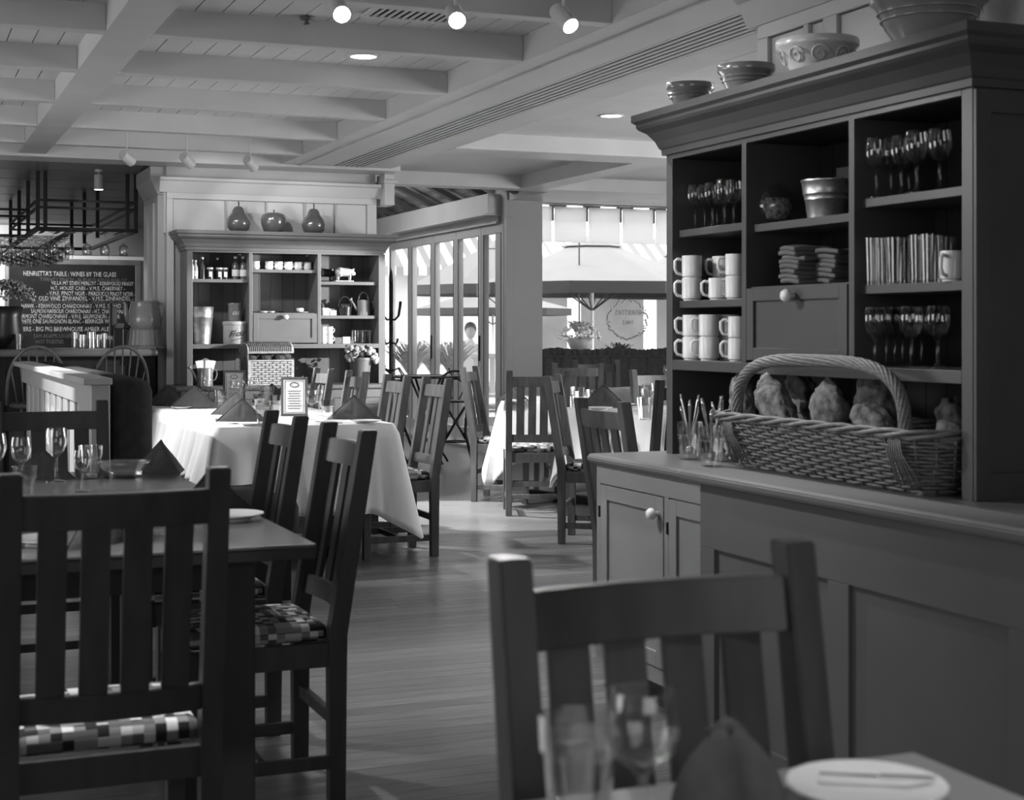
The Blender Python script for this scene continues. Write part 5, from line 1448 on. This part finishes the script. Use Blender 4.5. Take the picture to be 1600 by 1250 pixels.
# hanging glass rack over the bar
rk = thing('glass_rack', 'black steel rack hanging from the ceiling with stemmed glasses', 'rack', (0, 0, 0))
rx0, rx1, ry0, ry1, rz = 1.15, 1.95, 13.25, 16.4, 2.11
def post(x, y): M().box(x - .016, y - .016, rz, x + .016, y + .016, HB, .002).obj('hanger_post', 'iron', rk)
for x in (rx0, rx0 + .06, rx1 - .07, rx1): post(x, ry0)
for y in (14.2, 15.2, 16.3): post(rx0, y); post(rx1 - .2, y)
for x in (.2, .5, .8): post(x, 14.6); post(x, 16.3)
for a in ((rx0, ry0, rx1, ry0), (rx0, ry1, rx1, ry1), (rx0, ry0, rx0, ry1), (rx1, ry0, rx1, ry1), (rx0 + .3, ry0, rx0 + .3, ry1), (-.4, 14.4, rx0, 14.4), (-.4, 16.3, rx0, 16.3)):
    M().bar((a[0], a[1], rz + .012), (a[2], a[3], rz + .012), .04, .03, .003).obj('frame_bar', 'iron', rk)
for z in (2.30, 2.36):
    for y in (ry0, 16.3): M().bar((rx0, y, z), (rx1, y, z), .018, .02).obj('rail', 'iron', rk)
    for x in (rx0, rx1): M().bar((x, ry0, z), (x, ry1, z), .018, .02).obj('rail', 'iron', rk)
    M().bar((-.4, 14.4, z), (rx0, 14.4, z), .018, .02).obj('rail', 'iron', rk)
for k in range(7): M().bar((rx0 + .05 + k * .125, ry0 - .03, rz - .006), (rx0 + .05 + k * .125, ry0 + .35, rz - .006), .03, .006).obj('glass_channel', 'iron', rk)
for r_ in range(8): M().bar((.84, 14.0 + r_ * .26, rz - .006), (1.52, 14.0 + r_ * .26, rz - .006), .03, .006).obj('glass_channel', 'iron', rk)
# glasses hang upside down
hg = thing('hanging_wine_glass', 'h', 'wine glass')
M().lathe([(r_, -z) for (r_, z) in goblet_prof(.19, .042)], 18).obj('bowl_and_stem', 'cut', hg, True)
hgm = Maker(hg)
for i, u in enumerate((193, 164, 136, 108, 83)):
    y = 13.28; hgm((xu(u, y), y, rz - .012), random.uniform(0, 1), '%s hanging glass from the right in the front row of the rack' % ['first', 'second', 'third', 'fourth', 'fifth'][i], 'wine glasses hanging over the bar')
for r_ in range(8):
    y = 14.0 + r_ * .26
    for c in range(5):
        x = 1.42 - c * .12 + .05 * (r_ % 2)
        hgm((x, y, rz - .012), random.uniform(0, 1), 'stemmed glass in the dense hanging cluster over the left of the bar', 'dense cluster of hanging glasses')

# ================================================================== BOOTH
bo = thing('booth_partition', 'painted balustrade with flat cap beside the booth seat', 'railing', (.885, 7.0, 0))
BH = 1.06; BL = 4.0
M().box(-.088, -.035, BH - .03, .038, BL + .05, BH, .004).obj('cap', 'rail', bo)
M().box(-.036, .012, BH - .14, .024, BL, BH - .03, .003).obj('top_rail', 'rail', bo)
M().box(-.036, .012, .1, .024, BL, .2, .003).obj('bottom_rail', 'rail', bo)
M().box(-.05, 0, 0, .033, .5, BH - .03, .004).obj('end_post', 'rail', bo)
y = .62
while y < BL - .1:
    M().box(-.024, y, .2, .02, y + .17, BH - .14, .01).obj('baluster', 'rail', bo); y += .33
M().box(.026, .5, .1, .032, BL, BH - .03).obj('back_board', 'part', bo)
sb = thing('booth_seat', 'dark upholstered booth bench behind the bare table', 'bench', (.93, 7.05, 0))
m = M(); m.box(0, 0, .30, .19, 4.2, 1.055, .06)
m.obj('seat_back', 'uphol', sb, True)
M().box(.15, 0, .32, .87, 4.2, .47, .035).obj('seat_cushion', 'uphol', sb, True)
M().box(.02, .02, 0, .83, 4.18, .32).obj('bench_base', 'barwood', sb)

# ================================================================== IRON COAT RACK, BISTRO SET
p = at(611, 560, 14.0)
rx, ry = p.x, p.y
cr = thing('coat_rack', 'black iron coat rack with curled hooks beside the glass doors', 'coat rack', (rx, ry, 0))
M().tube([(0, 0, .1), (0, 0, 1.72)], .02, 8).obj('pole', 'iron', cr, True)
M().lathe([(.0, 1.85), (.014, 1.8), (.02, 1.74), (.02, 1.70), (0, 1.70)], 8).obj('finial', 'iron', cr, True)
for k in range(6):
    a = PI * k / 3 + .3; c, s_ = math.cos(a), math.sin(a)
    M().tube([(0, 0, 1.38), (.04 * c, .04 * s_, 1.37), (.08 * c, .08 * s_, 1.41), (.095 * c, .095 * s_, 1.49), (.1 * c, .1 * s_, 1.54)], .009, 7).obj('hook', 'iron', cr, True)
    M().tube([(0, 0, 1.17), (.05 * c, .05 * s_, 1.15), (.065 * c, .065 * s_, 1.17), (.07 * c, .07 * s_, 1.20)], .008, 7).obj('lower_hook', 'iron', cr, True)
for k in range(4):
    a = PI * k / 2 + .4; c, s_ = math.cos(a), math.sin(a)
    M().tube([(0, 0, .35), (.08 * c, .08 * s_, .3), (.15 * c, .15 * s_, .12), (.24 * c, .24 * s_, .0)], .012, 7).obj('leg', 'iron', cr, True)
    M().tube([(0, 0, .9), (.1 * c, .1 * s_, .93), (.16 * c, .16 * s_, .86), (.12 * c, .12 * s_, .8), (0, 0, .78)], .007, 6).obj('scroll', 'iron', cr, True)
def bistro_table(x, y, lab, h=1.0):
    t = thing('bistro_table', lab, 'table', (x, y, 0), .3)
    M().lathe([(0, h - .012), (.33, h - .012), (.33, h), (0, h)], 32).obj('tabletop', 'iron', t)
    M().tube([(.33 * math.cos(2 * PI * k / 32), .33 * math.sin(2 * PI * k / 32), h - .006) for k in range(32)], .012, 6, True).obj('rim', 'iron', t, True)
    for k in range(4):
        a = PI * k / 2; c, s_ = math.cos(a), math.sin(a)
        M().tube([(.2 * c, .2 * s_, h - .02), (.1 * c, .1 * s_, h * .75), (.04 * c, .04 * s_, h * .5), (.1 * c, .1 * s_, h * .25), (.24 * c, .24 * s_, .012)], .011, 7).obj('leg', 'iron', t, True)
        M().tube([(.1 * c, .1 * s_, h * .75), (-.1 * s_, .1 * c, h * .55), (-.06 * c, -.06 * s_, h * .45)], .007, 6).obj('lattice_bar', 'iron', t, True)
    M().tube([(.12 * math.cos(2 * PI * k / 20), .12 * math.sin(2 * PI * k / 20), h * .27) for k in range(20)], .007, 6, True).obj('ring', 'iron', t, True)
    return t
def bistro_stool(x, y, rot, lab, sh=.62, bh=.89):
    t = thing('bistro_chair', lab, 'chair', (x, y, 0), rot, 'black iron bistro chairs')
    M().lathe([(0, sh - .015), (.17, sh - .015), (.18, sh), (0, sh + .006)], 24).obj('seat', 'iron', t, True, 40)
    M().tube([(.18 * math.cos(PI * k / 14), -.15 - .04 * math.sin(PI * k / 14), sh + (bh - sh) * math.sin(PI * k / 14) ** .7) for k in range(15)], .011, 7).obj('back_bow', 'iron', t, True)
    M().tube([(.11 * math.cos(PI * k / 14), -.155 - .035 * math.sin(PI * k / 14), sh + (bh - sh) * .72 * math.sin(PI * k / 14) ** .7) for k in range(15)], .008, 7).obj('inner_bow', 'iron', t, True)
    for s_ in (-1, 1): M().tube([(s_ * .03, -.16, sh), (s_ * .09, -.185, sh + .12), (s_ * .02, -.19, sh + .2), (s_ * .07, -.19, sh + .3)], .006, 6).obj('scroll', 'iron', t, True)
    for sx in (-1, 1):
        for sy in (-1, 1):
            M().tube([(sx * .11, sy * .11, sh - .01), (sx * .09, sy * .09, sh * .5), (sx * .17, sy * .17, .0)], .014, 7).obj('leg', 'iron', t, True)
    for k in range(4):
        a, b_ = PI * k / 2 + PI / 4, PI * (k + 1) / 2 + PI / 4
        for (p_, q_) in ((a, b_), (b_, a)):
            M().tube([(.16 * math.cos(p_), .16 * math.sin(p_), sh * .96), (.10 * math.cos((a + b_) / 2), .10 * math.sin((a + b_) / 2), sh * .68), (.13 * math.cos(q_), .13 * math.sin(q_), sh * .42)], .009, 6).obj('lattice_bar', 'iron', t, True)
    M().tube([(.11 * math.cos(2 * PI * k / 20), .11 * math.sin(2 * PI * k / 20), sh * .38) for k in range(20)], .007, 6, True).obj('ring', 'iron', t, True)
p = at(668, 600, 14.6); bistro_table(p.x, p.y, 'tall black iron bistro table by the folding doors', .84)
p = at(712, 640, 14.3); bistro_stool(p.x, p.y, R(160), 'tall black iron bistro chair right of the iron table')
p = at(612, 640, 15.3); bistro_stool(p.x, p.y, R(200), 'tall black iron bistro chair left of the iron table')

# ================================================================== CEILING FIXTURES
def track(u, v, z, aim, power, lab, m='lamp', ang=45, size=.03, on=True, blend=.4, ztp=HC):
    p = pz(u, v, z); d = (Vector(aim) - p).normalized()
    t = thing('track_spotlight', lab, 'spotlight', p, 0, 'track spotlights')
    q = d.to_track_quat('-Z', 'Y').to_matrix().to_4x4()
    M().lathe([(0, .062), (.030, .06), (.036, .05), (.036, -.055), (.0385, -.06), (.0385, -.066), (.033, -.066), (.031, -.05), (0, -.05)], 24, mtx=q).obj('lamp_can', 'white', t, True, 40)
    M().lathe([(0, -.0515), (.029, -.0515), (.029, -.054), (0, -.054)], 20, mtx=q).obj('lamp_lens', m, t)
    M().tube([(0, 0, .03), (0, 0, ztp - p.z)], .006, 6).obj('stem', 'white', t)
    M().lathe([(0, 0), (.03, 0), (.03, .02), (0, .02)], 16, (0, 0, ztp - .02 - p.z)).obj('mount', 'white', t, True, 40)
    if on:
        light('SPOT', p + d * .09, aim, power, size, ang, blend)
    return t
for (u, v, aim, pw_, lab, on) in ((531, 14, (1.3, 3.2, 1.0), 60, 'lit track spotlight at the top, left of the vent', 1), (711, 24, (1.6, 3.4, 1.2), 60, 'lit track spotlight at the top, in front of the vent', 1), (880, 27, (2.9, 3.9, 1.0), 70, 'lit track spotlight at the top right, below the rafter', 1)):
    track(u, v, 2.52, aim, pw_, lab)
for (u, v, aim, pw_, lab) in ((198, 246, (2.5, 12.2, 2.0), 12, 'white track spotlight at the left, aimed at the far dresser'), (292, 250, (2.9, 12.2, 1.9), 12, 'white track spotlight in the middle, aimed at the far dresser'), (391, 255, (3.3, 12.2, 1.9), 10, 'white track spotlight at the right, aimed at the far dresser')):
    track(u, v, 2.50, aim, pw_, lab, 'lampd', 60)
p = pz(154, 284, 2.5); track(154, 284, 2.5, (p.x, p.y + .01, 0), 12, 'small lit spotlight hanging over the bar', 'lamp', 70, ztp=HB)
def downlight(u, v, z, lab, pw_):
    p = pz(u, v, z); t = thing('recessed_downlight', lab, 'ceiling light', p, 0, 'recessed downlights')
    M().lathe([(.07, -.004), (.085, -.004), (.09, 0), (.09, .003), (.065, .003)], 28).obj('trim_ring', 'white', t, True)
    M().lathe([(0, .002), (.07, .002), (.07, -.002), (0, -.002)], 24).obj('lens', 'lampd', t)
    light('SPOT', p - Vector((0, 0, .02)), (p.x, p.y, 0), pw_, .05, 110, .6)
downlight(568, 88, HC - .003, 'round recessed ceiling light between the rafters', 14)
downlight(955, 181, HC - .003, 'round recessed ceiling light in the beadboard coffer', 14)
p = pz(480, 27, HC - .004); t = thing('sprinkler_head', 'small dark sprinkler rose on the ceiling boards', 'sprinkler', p)
M().lathe([(0, 0), (.035, 0), (.03, -.012), (.012, -.016), (.012, -.03), (.02, -.032), (0, -.034)], 16).obj('rose', 'shop', t, True)
p = pz(655, 18, HC - .004); t = thing('ceiling_vent', 'square louvred vent in the ceiling boards near the spotlights', 'vent', p)
M().box(-.22, -.14, -.004, .22, .14, .004).obj('backing', 'dark', t)
for a in ((-.23, -.16, .23, -.13), (-.23, .13, .23, .16), (-.23, -.13, -.20, .13), (.20, -.13, .23, .13)): M().box(a[0], a[1], -.014, a[2], a[3], -.002, .003).obj('frame', 'white', t)
for i in range(11): M().box(-.18 + i * .035, -.13, -.014, -.17 + i * .035, .13, -.006, 0).obj('louvre', 'white', t)

# added spots and bar fill without fixtures; several stand in for sunlight
light('SPOT', (6.2, 9.9, 1.75), (2.95, 12.2, 1.22), 800, .02, 23, .25)  # added low spot standing in for side daylight on the far dresser
light('SPOT', (.3, 9.0, 2.52), (1.9, 8.9, .7), 190, .02, 60, .5)  # stands in for sun on the left fall of the cloth
light('SPOT', (-1.0, 7.9, 2.5), (.9, 8.6, .8), 260, .02, 40, .5)  # stands in for sun on the booth balusters
light('SPOT', (0.75, 5.0, 2.42), (2.6, 4.15, 1.1), 75, .015, 62, .5)
light('SPOT', (.6, 5.4, 2.5), (.45, 4.6, .5), 60, .03, 50, .5)
light('SPOT', (.42, 3.28, 2.58), (.42, 3.28, .5), 110, .02, 32, .3)  # added to light the lower left cushion
light('SPOT', (2.3, 11.3, 2.5), (3.65, 10.0, 0), 800, .02, 30, .12)  # added for the sunlit patch on the floor
light('SPOT', (2.6, 9.9, 2.5), (4.2, 10.2, .5), 200, .03, 40, .4)
light('AREA', (0.5, 17.5, 2.5), (0.5, 18.5, 0), 30, 2.5, sy=1.5)  # added fill for the bar
light('SPOT', (1.2, 18.8, 2.4), (1.5, 20.2, 1.7), 95, .05, 110, .6)  # added to brighten the wall behind the bar
light('SPOT', (2.1, 5.1, 2.5), (2.1, 5.1, 0), 90, .05, 56, .9)  # added to brighten the middle of the floor
light('SPOT', (2.0, 9.6, 2.5), (3.4, 8.3, 0), 150, .02, 44, .4)
light('SPOT', (.95, 1.0, 2.5), (1.0, 1.36, .76), 34, .04, 34, .8)  # added to brighten the nearest plate
